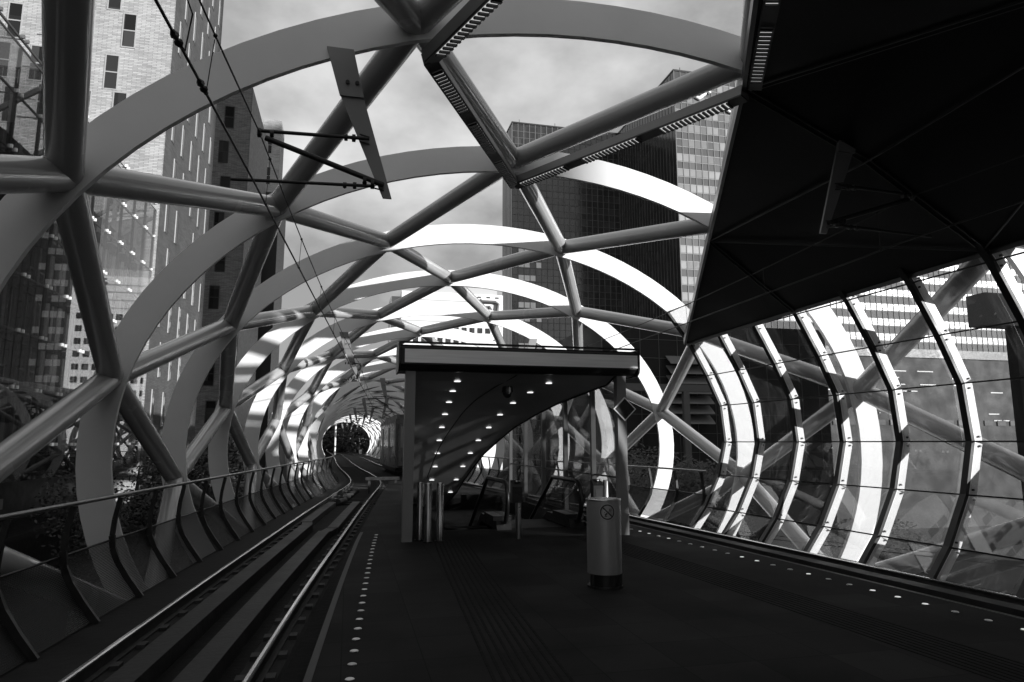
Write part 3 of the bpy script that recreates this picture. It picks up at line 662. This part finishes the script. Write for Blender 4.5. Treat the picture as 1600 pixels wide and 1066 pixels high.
# bollards and ticket readers
def bollard(x, y, label, r=.052, h=.95):
    t = thing('bollard', label, 'bollard', (x, y, 0), 'steel bollards in front of the shelter')
    m = MB(); m.pipe([(x, y, 0), (x, y, h-.015), (x, y, h)], r, 20, True, [r, r, r*.8]); m.build('tube', 'stainless', t)
    m = MB(); m.pipe([(x, y, .003), (x, y, .02)], r*1.35, 20); m.build('base_ring', 'darksteel', t)
bollard(1.19, 11.70, 'leftmost slim steel bollard beside the left shelter post')
bollard(1.30, 11.45, 'middle steel bollard of the trio beside the left shelter post', .06)
bollard(1.50, 11.50, 'rightmost steel bollard of the trio beside the left shelter post', .06)
bollard(4.45, 11.62, 'steel bollard behind the litter bin near the right shelter post')
def reader(x, y, label):
    t = thing('card_reader', label, 'card reader', (x, y, 0), 'card reader posts')
    m = MB(); m.pipe([(x+.04, y, 0), (x+.04, y, .66)], .048, 20); m.build('post', 'stainless', t)
    h = MB(); h.prism([(x-.09, y-.10, .60), (x-.09, y+.06, .60), (x-.09, y+.06, .96), (x-.09, y+.02, .97), (x-.09, y-.10, .86)], (.18, 0, 0)); hh = h.build('reader_head', 'rubber', t)
    s_ = MB(); s_.box2((x-.06, y-.106, .66), (x+.06, y-.101, .80)); s_.build('screen', 'beam', hh)
    s_ = MB(); s_.ball((x, y-.04, .945), .03, 10, 6); s_.ball((x+.05, y-.04, .95), .02, 10, 6); s_.build('lamp_cap', 'stainless', hh)
reader(2.80, 11.55, 'card reader post between the escalator and the left steps')
reader(4.27, 11.60, 'card reader post behind the litter bin')
# litter bin
bx, byy = 2.86, 7.55
bn = thing('litter_bin', 'tall round grey metal bin with no smoking sticker standing on the platform', 'bin', (bx, byy, 0))
m = MB(); m.pipe([(bx, byy, .155), (bx, byy, .945), (bx, byy, .955)], .195, 48, True, [.195, .195, .19]); m.build('body', 'bin', bn)
m = MB(); m.pipe([(bx, byy, .955), (bx, byy, .968), (bx, byy, .972)], .2, 48, True, [.20, .20, .185]); m.build('lid', 'stainless', bn)
m = MB(); m.pipe([(bx, byy, .02), (bx, byy, .155)], .165, 32); m.build('plinth', 'rubber', bn)
m = MB(); m.pipe([(bx, byy, .0), (bx, byy, .022)], .198, 48); m.build('base_plate', 'darksteel', bn)
for a in (200, 340, 90): m = MB(); m.box2((bx+.175*math.cos(R(a))-.015, byy+.175*math.sin(R(a))-.015, .02), (bx+.175*math.cos(R(a))+.015, byy+.175*math.sin(R(a))+.015, .158)); m.build('foot', 'darksteel', bn)
def wrapped(mb, pts2, ang0, r, thick=.0):   # puts 2-D outlines onto the bin's round side
    return [(bx+r*math.sin(ang0+u/r), byy-r*math.cos(ang0+u/r), z) for u, z in pts2]
A0 = R(-8); cz0 = .835
def disc(r0, r1, rad, name, mm, par):
    m = MB(); n = 40; vs = []
    for j in range(n):
        a = 2*PI*j/n
        for rr in (r0, r1): vs.append(wrapped(m, [(rr*math.cos(a), cz0+rr*math.sin(a))], A0, rad)[0])
    m.add(vs, [(2*j, 2*j+1, 2*((j+1) % n)+1, 2*((j+1) % n)) for j in range(n)]); return m.build(name, mm, par)
stk = disc(.0, .092, .1965, 'sticker', 'frame', bn)
disc(.070, .084, .1975, 'sticker_ring', 'black', stk)
m = MB()
def wline(pts, wd):
    for (u0, z0), (u1, z1) in zip(pts, pts[1:]):
        d = math.hypot(u1-u0, z1-z0); nx, nz = -(z1-z0)/d*wd/2, (u1-u0)/d*wd/2
        m.add(wrapped(m, [(u0-nx, z0-nz), (u1-nx, z1-nz), (u1+nx, z1+nz), (u0+nx, z0+nz)], A0, .1982), [(0, 1, 2, 3)])
wline([(-.055, cz0+.052), (0, cz0), (.055, cz0-.052)], .014)
wline([(-.028, cz0-.035), (-.005, cz0-.012)], .018); wline([(-.035, cz0-.045), (-.005, cz0-.045)], .008)
wline([(.012, cz0+.008), (.028, cz0+.020), (.020, cz0+.034)], .005); wline([(.030, cz0+.006), (.045, cz0+.020), (.038, cz0+.032)], .005)
wline([(-.038, cz0-.005), (-.028, cz0+.004)], .005)
m.build('sticker_symbol', 'black', stk)
# ------------------------------------------------------------------ tram
tr = thing('tram', 'dark tram with bright windows standing on the right track far down the tunnel', 'tram', (XR(46), 43, -.27))
def tramx(y, u): return XR(y)+u
def trbox(m, u0, u1, z0, z1, y0, y1):
    ys = np.linspace(y0, y1, max(2, int((y1-y0)/3)+1))
    vs = []
    for y in ys: vs += [(tramx(y, u0), y, z0), (tramx(y, u1), y, z0), (tramx(y, u1), y, z1), (tramx(y, u0), y, z1)]
    m.add(vs, [(i*4+j, i*4+(j+1) % 4, (i+1)*4+(j+1) % 4, (i+1)*4+j) for i in range(len(ys)-1) for j in range(4)]+[(0, 1, 2, 3), tuple(range(len(vs)-1, len(vs)-5, -1))])
m = MB(); trbox(m, -1.25, 1.25, .05, 3.1, 43.5, 54); trbox(m, -1.05, 1.05, 3.1, 3.4, 44.5, 53); trbox(m, -1.1, 1.1, .2, 2.8, 42.9, 43.5); m.build('body', 'tram', tr)
m = MB(); trbox(m, -1.262, 1.262, 1.35, 2.85, 44, 53.5); m.build('window_band', 'tramglass', tr)
m = MB(); m.box2((XR(43)-1.0, 42.88, 1.3), (XR(43)+1.0, 42.9, 2.6)); m.build('windscreen', 'tramglass', tr)
for y in (46.5, 51.0):
    m = MB(); trbox(m, -1.27, -1.262, .15, 2.6, y, y+1.3); m.build('door', 'post', tr)
m = MB(); trbox(m, -1.15, 1.15, -.22, .05, 44, 53.5); m.build('underframe', 'black', tr)
# ------------------------------------------------------------------ buildings
def bldg(name, label, cat, loc): return thing(name, label, cat, loc)
# left glass-fronted block
GX = -9.3
gb = bldg('glass_block', 'long block behind a clear bolted glass screen left of the tunnel', 'building', (GX-5, 14, -7))
m = MB(); m.box2((GX-9, -12, 1.2), (GX-.75, 34.3, 10.6)); m.build('wall', 'brick_dark', gb)
m = MB()
for j in range(46): y = -11.6+j*1.0; m.box2((GX-.749, y-.10, 1.25), (GX-.62, y+.10, 10.5))
m.build('pilaster', 'frame', gb)
for z in (3.17, 4.79, 6.41, 8.03, 9.65): m = MB(); m.box2((GX-.748, -12, z-.18), (GX-.58, 34.2, z+.18)); m.build('floor_band', 'brick_dark', gb)
m = MB(); m.box2((GX-9, -12, -7), (GX-2.2, 34.3, 1.2)); m.build('ground_storey', 'black', gb)
for z in (1.2, -1.1, -3.4):
    m = MB(); m.box2((GX-2.4, -12, z-.14), (GX-.1, 34.3, z)); m.build('balcony_slab', 'darksteel', gb)
for y, z in ((9, .1), (12.4, .3), (15.8, .5), (19.5, -.4), (13.5, -2.2), (17.2, -2.0), (22, .2), (26, -.3)):
    m = MB(); m.box2((GX-2.19, y, z-.35), (GX-2.15, y+1.3, z)); m.build('window', 'frame', gb)
fz = [1.55+1.62*i for i in range(8)]
cnt = 0
for k, z in enumerate(fz[:-2:2]):
    for j in range(16):
        y = 2.5+j*2.0
        if y > 33.5: break
        m = MB(); m.box2((GX-.752, y-.55, z+.15), (GX-.70, y+.55, z+2.35)); w_ = m.build('window', 'frame', gb)
        m = MB(); m.box2((GX-.70, y-.47, z+.22), (GX-.695, y+.47, z+2.28)); m.build('pane', 'pane', w_)
for z in fz:
    m = MB(); m.bar((GX-.10, -12, z), (GX-.10, 34.4, z), .05, .06); m.build('floor_rail', 'frame', gb)
m = MB(); ms = MB(); mb_ = MB(); nb_ = 0
ys = [-12+1.55*i for i in range(30)]+[34.4]
for y in ys:
    if y > 34: y = 34.4
    ms.box2((GX-.13, y-.02, .5), (GX-.03, y+.02, 12.6))
    for z in fz:
        for dy in (-.13, .13):
            if y+dy > 34.5: continue
            if y < 9 or nb_ >= 100: m.box2((GX-.06, y+dy-.03, z-.05), (GX+.05, y+dy+.03, z+.05))
            else: nb_ += 1; q = MB(); q.box2((GX-.06, y+dy-.03, z-.05), (GX+.05, y+dy+.03, z+.05)); q.build('bracket_cap', 'whitebar', gb)
        mb_.bar((GX-.70, y, z-.02), (GX-.06, y, z-.02), .03, .03)
m.build('bracket_cap', 'whitebar', gb, kind='stuff'); ms.build('glass_fin', 'frame_dark', gb); mb_.build('strut', 'frame', gb)
m = MB(); m.box2((GX-.012, -12, .5), (GX, 34.45, 12.55)); m.build('glass_screen', 'fglass', gb)
m = MB(); m.bar((GX-.02, -12, 12.58), (GX-.02, 34.45, 12.58), .05, .05); m.build('top_rail', 'frame', gb)
m = MB()
for y in ys[::2]: m.bar((GX-2.3, y, 10.6), (GX-.15, y, 12.2), .10, .14); m.box2((GX-.9, y-.06, 10.6), (GX-.75, y+.06, 12.0))
m.build('roof_strut', 'frame', gb)
# window helper for brick blocks
def win_front(par, x, y, z, wd, h, mat_='frame'):
    m = MB(); d = .03
    for a, b in (((x, y-d, z), (x+.06, y+.05, z+h)), ((x+wd-.06, y-d, z), (x+wd, y+.05, z+h)), ((x+.06, y-d, z), (x+wd-.06, y+.05, z+.06)), ((x+.06, y-d, z+h-.06), (x+wd-.06, y+.05, z+h)), ((x+.06, y-d, z+h*.5-.03), (x+wd-.06, y+.05, z+h*.5+.03))): m.box2(a, b)
    w_ = m.build('window', mat_, par)
    m = MB(); m.box2((x+.06, y-.006, z+.06), (x+wd-.06, y+.01, z+h-.06)); m.build('pane', 'pane', w_)
def win_side(par, x, y, z, wd, h):
    m = MB()
    for a, b in (((x-.03, y+wd-.04, z), (x+.01, y+wd, z+h)), ((x-.03, y+.05, z), (x+.01, y+wd-.04, z+.04)), ((x-.03, y+.05, z+h-.04), (x+.01, y+wd-.04, z+h))): m.box2(a, b)
    w_ = m.build('window', 'frame_dark', par)
    m = MB(); m.box2((x-.02, y, z), (x+.035, y+.05, z+h)); m.build('lit_reveal', 'reveal_light', w_)  # near jamb coloured pale to stand for sunlight on the reveal
    m = MB(); m.box2((x-.01, y+.05, z+.04), (x+.002, y+wd-.04, z+h-.04)); m.build('pane', 'pane', w_)
bk = bldg('brick_block', 'tall pale brick block with sunlit front and narrow windows rising left of the tunnel', 'building', (GX-8, 38, -7))
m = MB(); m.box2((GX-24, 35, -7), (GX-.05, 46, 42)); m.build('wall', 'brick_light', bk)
m = MB(); m.box2((GX-.05, 35.02, -7), (GX-.005, 46, 42)); m.build('shaded_side_wall', 'brick_mid', bk)  # darker brick colour stands for shade on the side face
rr = random.Random(3); cnt = 0
for r_ in range(13):
    z = 8.2+2.12*r_
    for c_ in range(9):
        x = GX-1.9-c_*1.55-(.55 if r_ % 2 else 0)+rr.uniform(-.25, .25)
        if rr.random() < .22: continue
        win_front(bk, x-.66, 35, z+rr.uniform(-.15, .15), .66, 1.85); cnt += 1
for r_ in range(14):
    z = 2.4+2.4*r_
    for c_ in range(5):
        y = 35.9+c_*2.0+(.8 if r_ % 2 else 0)
        if rr.random() < .12: continue
        win_side(bk, GX, y, z, .60, 1.75)
m = MB()
for k in range(26): x = GX-rr.uniform(.5, 12); z = rr.uniform(9, 34); m.box2((x-.55, 34.985, z), (x+.35, 35.0, z+.05))
m.build('brick_ledge', 'brick_dark', bk)
bk2 = bldg('grey_brick_tower', 'grey brick tower with dark side wall behind the pale brick block', 'building', (GX-4, 66, -7))
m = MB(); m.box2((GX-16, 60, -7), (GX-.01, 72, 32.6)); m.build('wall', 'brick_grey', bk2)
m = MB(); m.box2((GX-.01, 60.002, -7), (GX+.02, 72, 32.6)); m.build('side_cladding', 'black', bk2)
for r_ in range(9):
    for c_ in range(3):
        x = GX-1.4-c_*1.7-(.3 if r_ % 2 else 0); win_front(bk2, x-.75, 60, 3.0+3.2*r_, .8, 2.0, 'frame_dark')
bk3 = bldg('slim_pale_tower', 'slim pale tower with small windows behind the grey brick tower', 'building', (GX-2, 87, -7))
m = MB(); m.box2((-13.5, 85, -7), (-9.55, 89, 41.5)); m.build('wall', 'brick_light', bk3)
for r_ in range(9): win_front(bk3, -11.4, 85, 5+4.0*r_, .9, 2.3, 'frame'); win_front(bk3, -12.9, 85, 5+4.0*r_, .7, 2.3, 'frame')
bk5 = bldg('dark_narrow_block', 'narrow windowless dark block between the grey brick tower and the slim pale tower', 'building', (-14, 80, -7))
m = MB(); m.box2((-20, 76, -7), (-8.35, 84, 28.4)); m.build('wall', 'black', bk5)
m = MB(); m.box2((-20.1, 75.9, 28.4), (-8.25, 84.1, 28.8)); m.build('roof_edge', 'darksteel', bk5)
bk4 = bldg('dark_slab_block', 'dark low block left of the tunnel beyond the brick tower', 'building', (-15, 120, -7))
m = MB(); m.box2((-40, 92, -7), (-9.2, 150, 7.5)); m.build('wall', 'lowwall', bk4)
m = MB(); m.box2((-40.1, 91.9, 7.5), (-9.1, 150, 8.0)); m.build('roof', 'darksteel', bk4)
# twin towers on the right
def tower(label, x0, x1, y0, y1, ztop, kind):
    t = bldg('glass_tower', label, 'tower', ((x0+x1)/2, (y0+y1)/2, -7)); t['group'] = 'twin glass towers'
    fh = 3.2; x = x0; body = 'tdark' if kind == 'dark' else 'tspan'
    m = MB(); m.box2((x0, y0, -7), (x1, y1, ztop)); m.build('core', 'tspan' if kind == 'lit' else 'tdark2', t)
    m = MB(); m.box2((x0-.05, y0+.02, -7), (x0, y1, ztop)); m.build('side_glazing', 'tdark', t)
    nfl = int((ztop-2)/fh)
    for k in range(nfl):
        z = ztop-3.4-fh*k
        if z < 2: break
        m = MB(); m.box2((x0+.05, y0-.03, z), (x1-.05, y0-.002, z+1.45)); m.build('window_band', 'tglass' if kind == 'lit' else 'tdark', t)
    m = MB(); n = int((x1-x0)/1.4)
    for i in range(n+1): xx = x0+(x1-x0)*i/n; m.box2((xx-.08, y0-.10, 0), (xx+.08, y0-.031, ztop))
    n2 = int((y1-y0)/1.4)
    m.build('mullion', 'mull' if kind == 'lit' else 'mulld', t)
    m = MB()
    for i in range(n2+1): yy = y0+(y1-y0)*i/n2; m.box2((x0-.10, yy-.05, 0), (x0-.051, yy+.05, ztop))
    m.build('side_mullion', 'mulld', t)
    m = MB()
    for k in range(nfl*2):
        z = ztop-1.95-fh/2*k
        if z < 2: break
        m.box2((x0+.05, y0-.075, z-.05), (x1-.05, y0-.032, z+.05))
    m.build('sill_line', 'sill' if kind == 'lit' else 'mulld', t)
    m = MB(); m.box2((x0-.15, y0-.15, ztop), (x1+.15, y1+.15, ztop+.35)); m.build('roof_edge', 'darksteel', t)
    m = MB()
    for xx in np.arange(x0+2, x1-2, 9.): m.box2((xx-.05, y0+1, ztop+.35), (xx+.05, y0+1.1, ztop+1.6))
    m.build('roof_rail', 'darksteel', t)
    return t
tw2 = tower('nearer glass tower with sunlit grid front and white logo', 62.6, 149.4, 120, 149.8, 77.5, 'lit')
# sloping dark side wing of the near tower
m = MB(); m.box2((62.3, 149.8, 60), (62.32, 149.9, 60.1))
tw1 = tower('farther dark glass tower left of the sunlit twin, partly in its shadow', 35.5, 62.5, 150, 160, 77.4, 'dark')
m = MB()
for r_ in range(22):
    z = 77.4-3.4-3.2*r_+.05
    for x in ((37.0, 38.4, 41.2), (37.0, 38.4, 39.8))[r_ % 2]:
        if r_ > 8: m = MB(); m.box2((x, 149.955, z), (x+1.28, 149.968, z+1.3)); m.build('pane_reflection', 'whitebar', tw1)  # white panels stand for bright reflections in the panes
# rounded logo signs near the roof of the sunlit tower
lg = thing('rooftop_logo', 'white rounded logo letters near the top of the sunlit glass tower', 'logo', (66.5, 119.7, 72.5))
m = MB(); m.pipe([(64.6, 119.7, 74.0), (64.9, 119.7, 71.4)], .42, 8); m.build('letter', 'whitebar', lg)
m = MB(); m.pipe([(66.2, 119.7, 73.6), (67.6, 119.7, 74.6), (69.2, 119.7, 74.2), (69.4, 119.7, 73.2), (68.0, 119.7, 71.9), (66.5, 119.7, 72.6), (66.2, 119.7, 73.6)], .38, 8); m.build('letter', 'whitebar', lg)
m = MB(); m.pipe([(69.6, 119.7, 74.3), (70.6, 119.7, 73.4)], .34, 8); m.build('letter', 'whitebar', lg)
lg = thing('rooftop_logo', 'white ringed logo on the sunlit tower touching the canopy edge', 'logo', (75.5, 119.7, 71))
m = MB(); m.pipe([(75.4+1.5*math.cos(a), 119.7, 71.2+1.5*math.sin(a)) for a in np.linspace(.7, 6.0, 14)], .30, 8); m.build('letter', 'whitebar', lg)
m = MB(); m.pipe([(75.5+.6*math.cos(a), 119.7, 71.3+.6*math.sin(a)) for a in np.linspace(.2, 6.0, 10)], .25, 8); m.build('letter', 'whitebar', lg)
# white building with the N-shaped sign
nb = bldg('white_office', 'white office building with a big grey N shaped sign, behind the shelter roof', 'building', (18, 134, -7))
K = .65
def kb(m, a, b): f = lambda p: (p[0]*K, p[1]*K, max(-7, (p[2]-1.6)*K+1.6)); return m.box2(f(a), f(b))
m = MB(); kb(m, (13.8, 200, -20), (44.4, 215, 46.2)); m.build('wall', 'whitebld', nb)
m = MB(); kb(m, (10.8, 203, -20), (13.8, 215, 45)); m.build('side_wing', 'greyband', nb)
m = MB(); kb(m, (24, 202, 46.2), (43, 212, 48.6)); m.build('roof_house', 'greyband', nb)
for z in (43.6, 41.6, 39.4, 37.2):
    m = MB(); kb(m, (13.9, 199.9, z), (36.0, 199.99, z+.35)); m.build('facade_stripe', 'greyband', nb)  # grey stripes across the white facade
for x, z in ((36.5, 45.1), (39.3, 45.1), (42, 45.1)): m = MB(); kb(m, (x, 199.85, z), (x+1.1, 199.99, z+.4)); m.build('vent', 'black', nb)
for r_ in range(7):
    z = 34.2-3.4*r_
    for c_ in range(12):
        x = 15+c_*2.4
        m = MB(); kb(m, (x, 199.85, z), (x+1.5, 199.99, z+1.6)); m.build('window', 'tdark2', nb)
sg = thing('n_sign', 'big grey N shaped sign on the white office wall', 'sign', (40.5*K, 199.5*K, 28))
m = MB()
m.pipe([(x*K, 199.3*K, (z-1.6)*K+1.6) for x, z in ((37.0, 44.4), (37.9, 43.9), (41.9, 43.9), (42.8, 43.3), (42.3, 40.2), (41.5, 39.7), (39.9, 42.4), (39.2, 42.3), (38.7, 39.8))], .30, 8)
m.build('letter', 'logo', sg)
# low dark building on the right, seen through the glass
lb = bldg('low_dark_building', 'low dark building with thin lit strip windows seen through the glass wall', 'building', (60, 66, -7))
m = MB(); m.box2((36.3, 60, -7), (110, 76, 11.2)); m.build('wall', 'lowwall', lb)
m = MB(); m.box2((36.1, 59.8, 10.5), (110, 60, 11.4)); m.build('parapet', 'darksteel', lb)
rr = random.Random(5)
for k in range(46):
    z = rr.choice([9.0, 8.3, 7.6, 6.9, 4.6, 3.9]); x = rr.uniform(38, 92); m = MB(); m.box2((x, 59.95, z), (x+rr.uniform(.8, 2.2), 59.99, z+.10)); m.build('strip_window', 'whitebar', lb)
for z in (3.4,):
    for k in range(26): x = 44+k*1.7; m = MB(); m.box2((x, 59.9, z), (x+1.1, 59.99, z+.55)); m.build('window', 'tspan', lb)
ob = bldg('overhanging_block', 'plain dark overhanging block on a column at the right edge, seen through the glass', 'building', (52, 44, -7))
m = MB(); m.box2((45.3, 40, 10.2), (60, 41.6, 12.6)); m.build('overhang', 'polegrey', ob)
m = MB(); m.box2((48.2, 40.4, -7), (49.2, 41.2, 10.2)); m.build('column', 'lowwall', ob)
# louvred dark building seen between the shelter and the glass wall
db = bldg('louvred_building', 'dark tiled building with a stack of tilted louvres right of the shelter', 'building', (26, 50, -7))
m = MB(); m.box2((16.0, 42, -7), (33, 56, 9.6)); m.build('wall', M['brick_dark'] if False else 'lowwall', db)
m = MB()
for i in range(13): m.box2((16+i*1.35, 41.97, -.5), (16.03+i*1.35, 42.0, 9.6))
for i in range(8): m.box2((16, 41.97, -.3+i*1.25), (33, 41.999, -.27+i*1.25))
m.build('tile_joint', 'polegrey', db)
for i in range(7):
    z = 3.0+.66*i; m = MB(); m.prism([(20.5, 41.9, z+.35), (23.6, 41.9, z+.35), (23.6, 41.2, z-.18), (20.5, 41.2, z-.18)], (0, .02, .08)); m.build('louvre', 'louvre_slat', db)
gt = thing('gantry', 'grey goal-shaped gantry of a pole and crossbeam beyond the right railing', 'gantry', (20.4, 39, -7))
m = MB(); m.box2((15.5, 38.85, 4.75), (24.5, 39.15, 5.2)); m.build('beam', 'polegrey', gt)
for x in (20.35,): m = MB(); m.box2((x-.2, 38.86, -7), (x+.2, 39.14, 4.75)); m.build('pole', 'polegrey', gt)
# unseen buildings added behind and beside the camera, shaped to throw the shade
cb = bldg('side_shade_block', 'unseen tall brick block added beyond the right edge to throw shade', 'building', (63, 0, -7))
m = MB(); m.box2((60, -26, -7), (66, 23, 60)); m.build('wall', 'brick_mid', cb)
m = MB(); m.box2((59.8, -26.2, 60), (66.2, 23.2, 60.5)); m.build('roof', 'darksteel', cb)
for k in range(16): m = MB(); m.box2((59.95, -25, 1+3.5*k), (59.99, 22, 2.6+3.5*k)); m.build('window_band', 'pane', cb)
cc = bldg('rear_shade_block', 'unseen tall brick block added behind the camera to throw shade', 'building', (30, -43, -7))
m = MB(); m.box2((9, -46, -7), (53.3, -40, 40)); m.build('wall', 'brick_mid', cc)
m = MB(); m.box2((8.9, -46.1, 40), (53.4, -39.9, 40.5)); m.build('roof', 'darksteel', cc)
for k in range(11): m = MB(); m.box2((10, -39.99, 1+3.5*k), (52, -39.95, 2.6+3.5*k)); m.build('window_band', 'pane', cc)
# ------------------------------------------------------------------ trees
def tree(x, y, z0, h, r, label, n=2600, leaf=.16, seed=1, cats='tree', squash=1.1):
    rg = random.Random(seed); t = thing('tree', label, cats, (x, y, z0), 'trees below the viaduct')
    m = MB(); top = z0+h*.62
    m.pipe([(x, y, z0), (x+.1, y, z0+h*.3), (x-.1, y+.1, top), (x, y, z0+h*.85)], .2, 9, True, [.022*h+.06, .018*h+.05, .011*h+.03, .02])
    cl_ = []
    for k in range(11):
        a = rg.uniform(0, 2*PI); q = rg.uniform(.25, .8)*r; zz = z0+h*.38+rg.random()*h*.45; e = Vector((x+q*math.cos(a), y+q*math.sin(a), zz+.3))
        m.pipe([(x, y, zz-h*.12), ((x+e.x)/2, (y+e.y)/2, zz-.1), e], .05, 6, True, [.045, .03, .012]); cl_.append((e, rg.uniform(.28, .5)*r))
    m.build('trunk', 'bark', t)
    m = MB()
    for k in range(n):
        c, cr0 = rg.choice(cl_); u = Vector((rg.gauss(0, 1), rg.gauss(0, 1), rg.gauss(0, 1))); u.normalize(); p = c+u*cr0*rg.random()**.4
        p.z += (p.z-c.z)*(squash-1); d = Vector((rg.gauss(0, 1), rg.gauss(0, 1), rg.gauss(0, .6))).normalized(); s_ = d.orthogonal().normalized()*leaf*rg.uniform(.5, 1); l_ = d*leaf*rg.uniform(.7, 1.3)
        m.add([p-l_, p+s_*.6, p+l_, p-s_*.6], [(0, 1, 2, 3)])
    m.build('crown', 'leaf', t)
tree(-6.4, 24, -7, 9.2, 3.0, 'dark leafy tree just left of the railing in front of the brick block', 14000, .075, 1)
tree(-5.6, 31, -7, 8.4, 2.6, 'dark leafy tree behind the second and third hoops on the left', 11000, .085, 2)
tree(-7.4, 44, -7, 9.5, 3.2, 'dark tree beside the pale brick block farther along the tunnel', 2600, .22, 3)
tree(13.5, 30, -7, 8.2, 3.4, 'dark tree below the louvred building right of the shelter', 9000, .11, 5)
tree(17.5, 34, -7, 8.0, 3.6, 'dark bushy tree beside the gantry pole', 9000, .11, 6)
tree(15.5, 18, -7, 6.6, 2.6, 'leafy tree behind the lowest panes of the glass wall', 12000, .07, 7)
tree(16.5, 11, -7, 6.0, 2.4, 'low leafy tree behind the right end of the glass wall', 9000, .065, 8)
for k, (x, y, h, r) in enumerate([(-5, 150, 16, 7), (2, 165, 17, 8), (7, 158, 14, 6), (-1, 185, 19, 9), (12, 175, 16, 8), (-12, 170, 18, 8)]):
    tree(x, y, -7, h, r, '%s large tree counted from the left beyond the far end of the tunnel' % ordn([2, 4, 5, 3, 6, 1][k]), 2200, .55, 20+k)
t = thing('signal_mast', 'white signal mast at the far end of the tunnel', 'mast', (-2.2, 118, -.4))
m = MB(); m.pipe([(-2.2, 118, -.4), (-2.2, 118, 6.3)], .14, 8); m.build('pole', 'whitebar', t); m = MB(); m.box2((-2.9, 117.9, 5.4), (-1.5, 118.1, 6.1)); m.build('arm', 'whitebar', t)
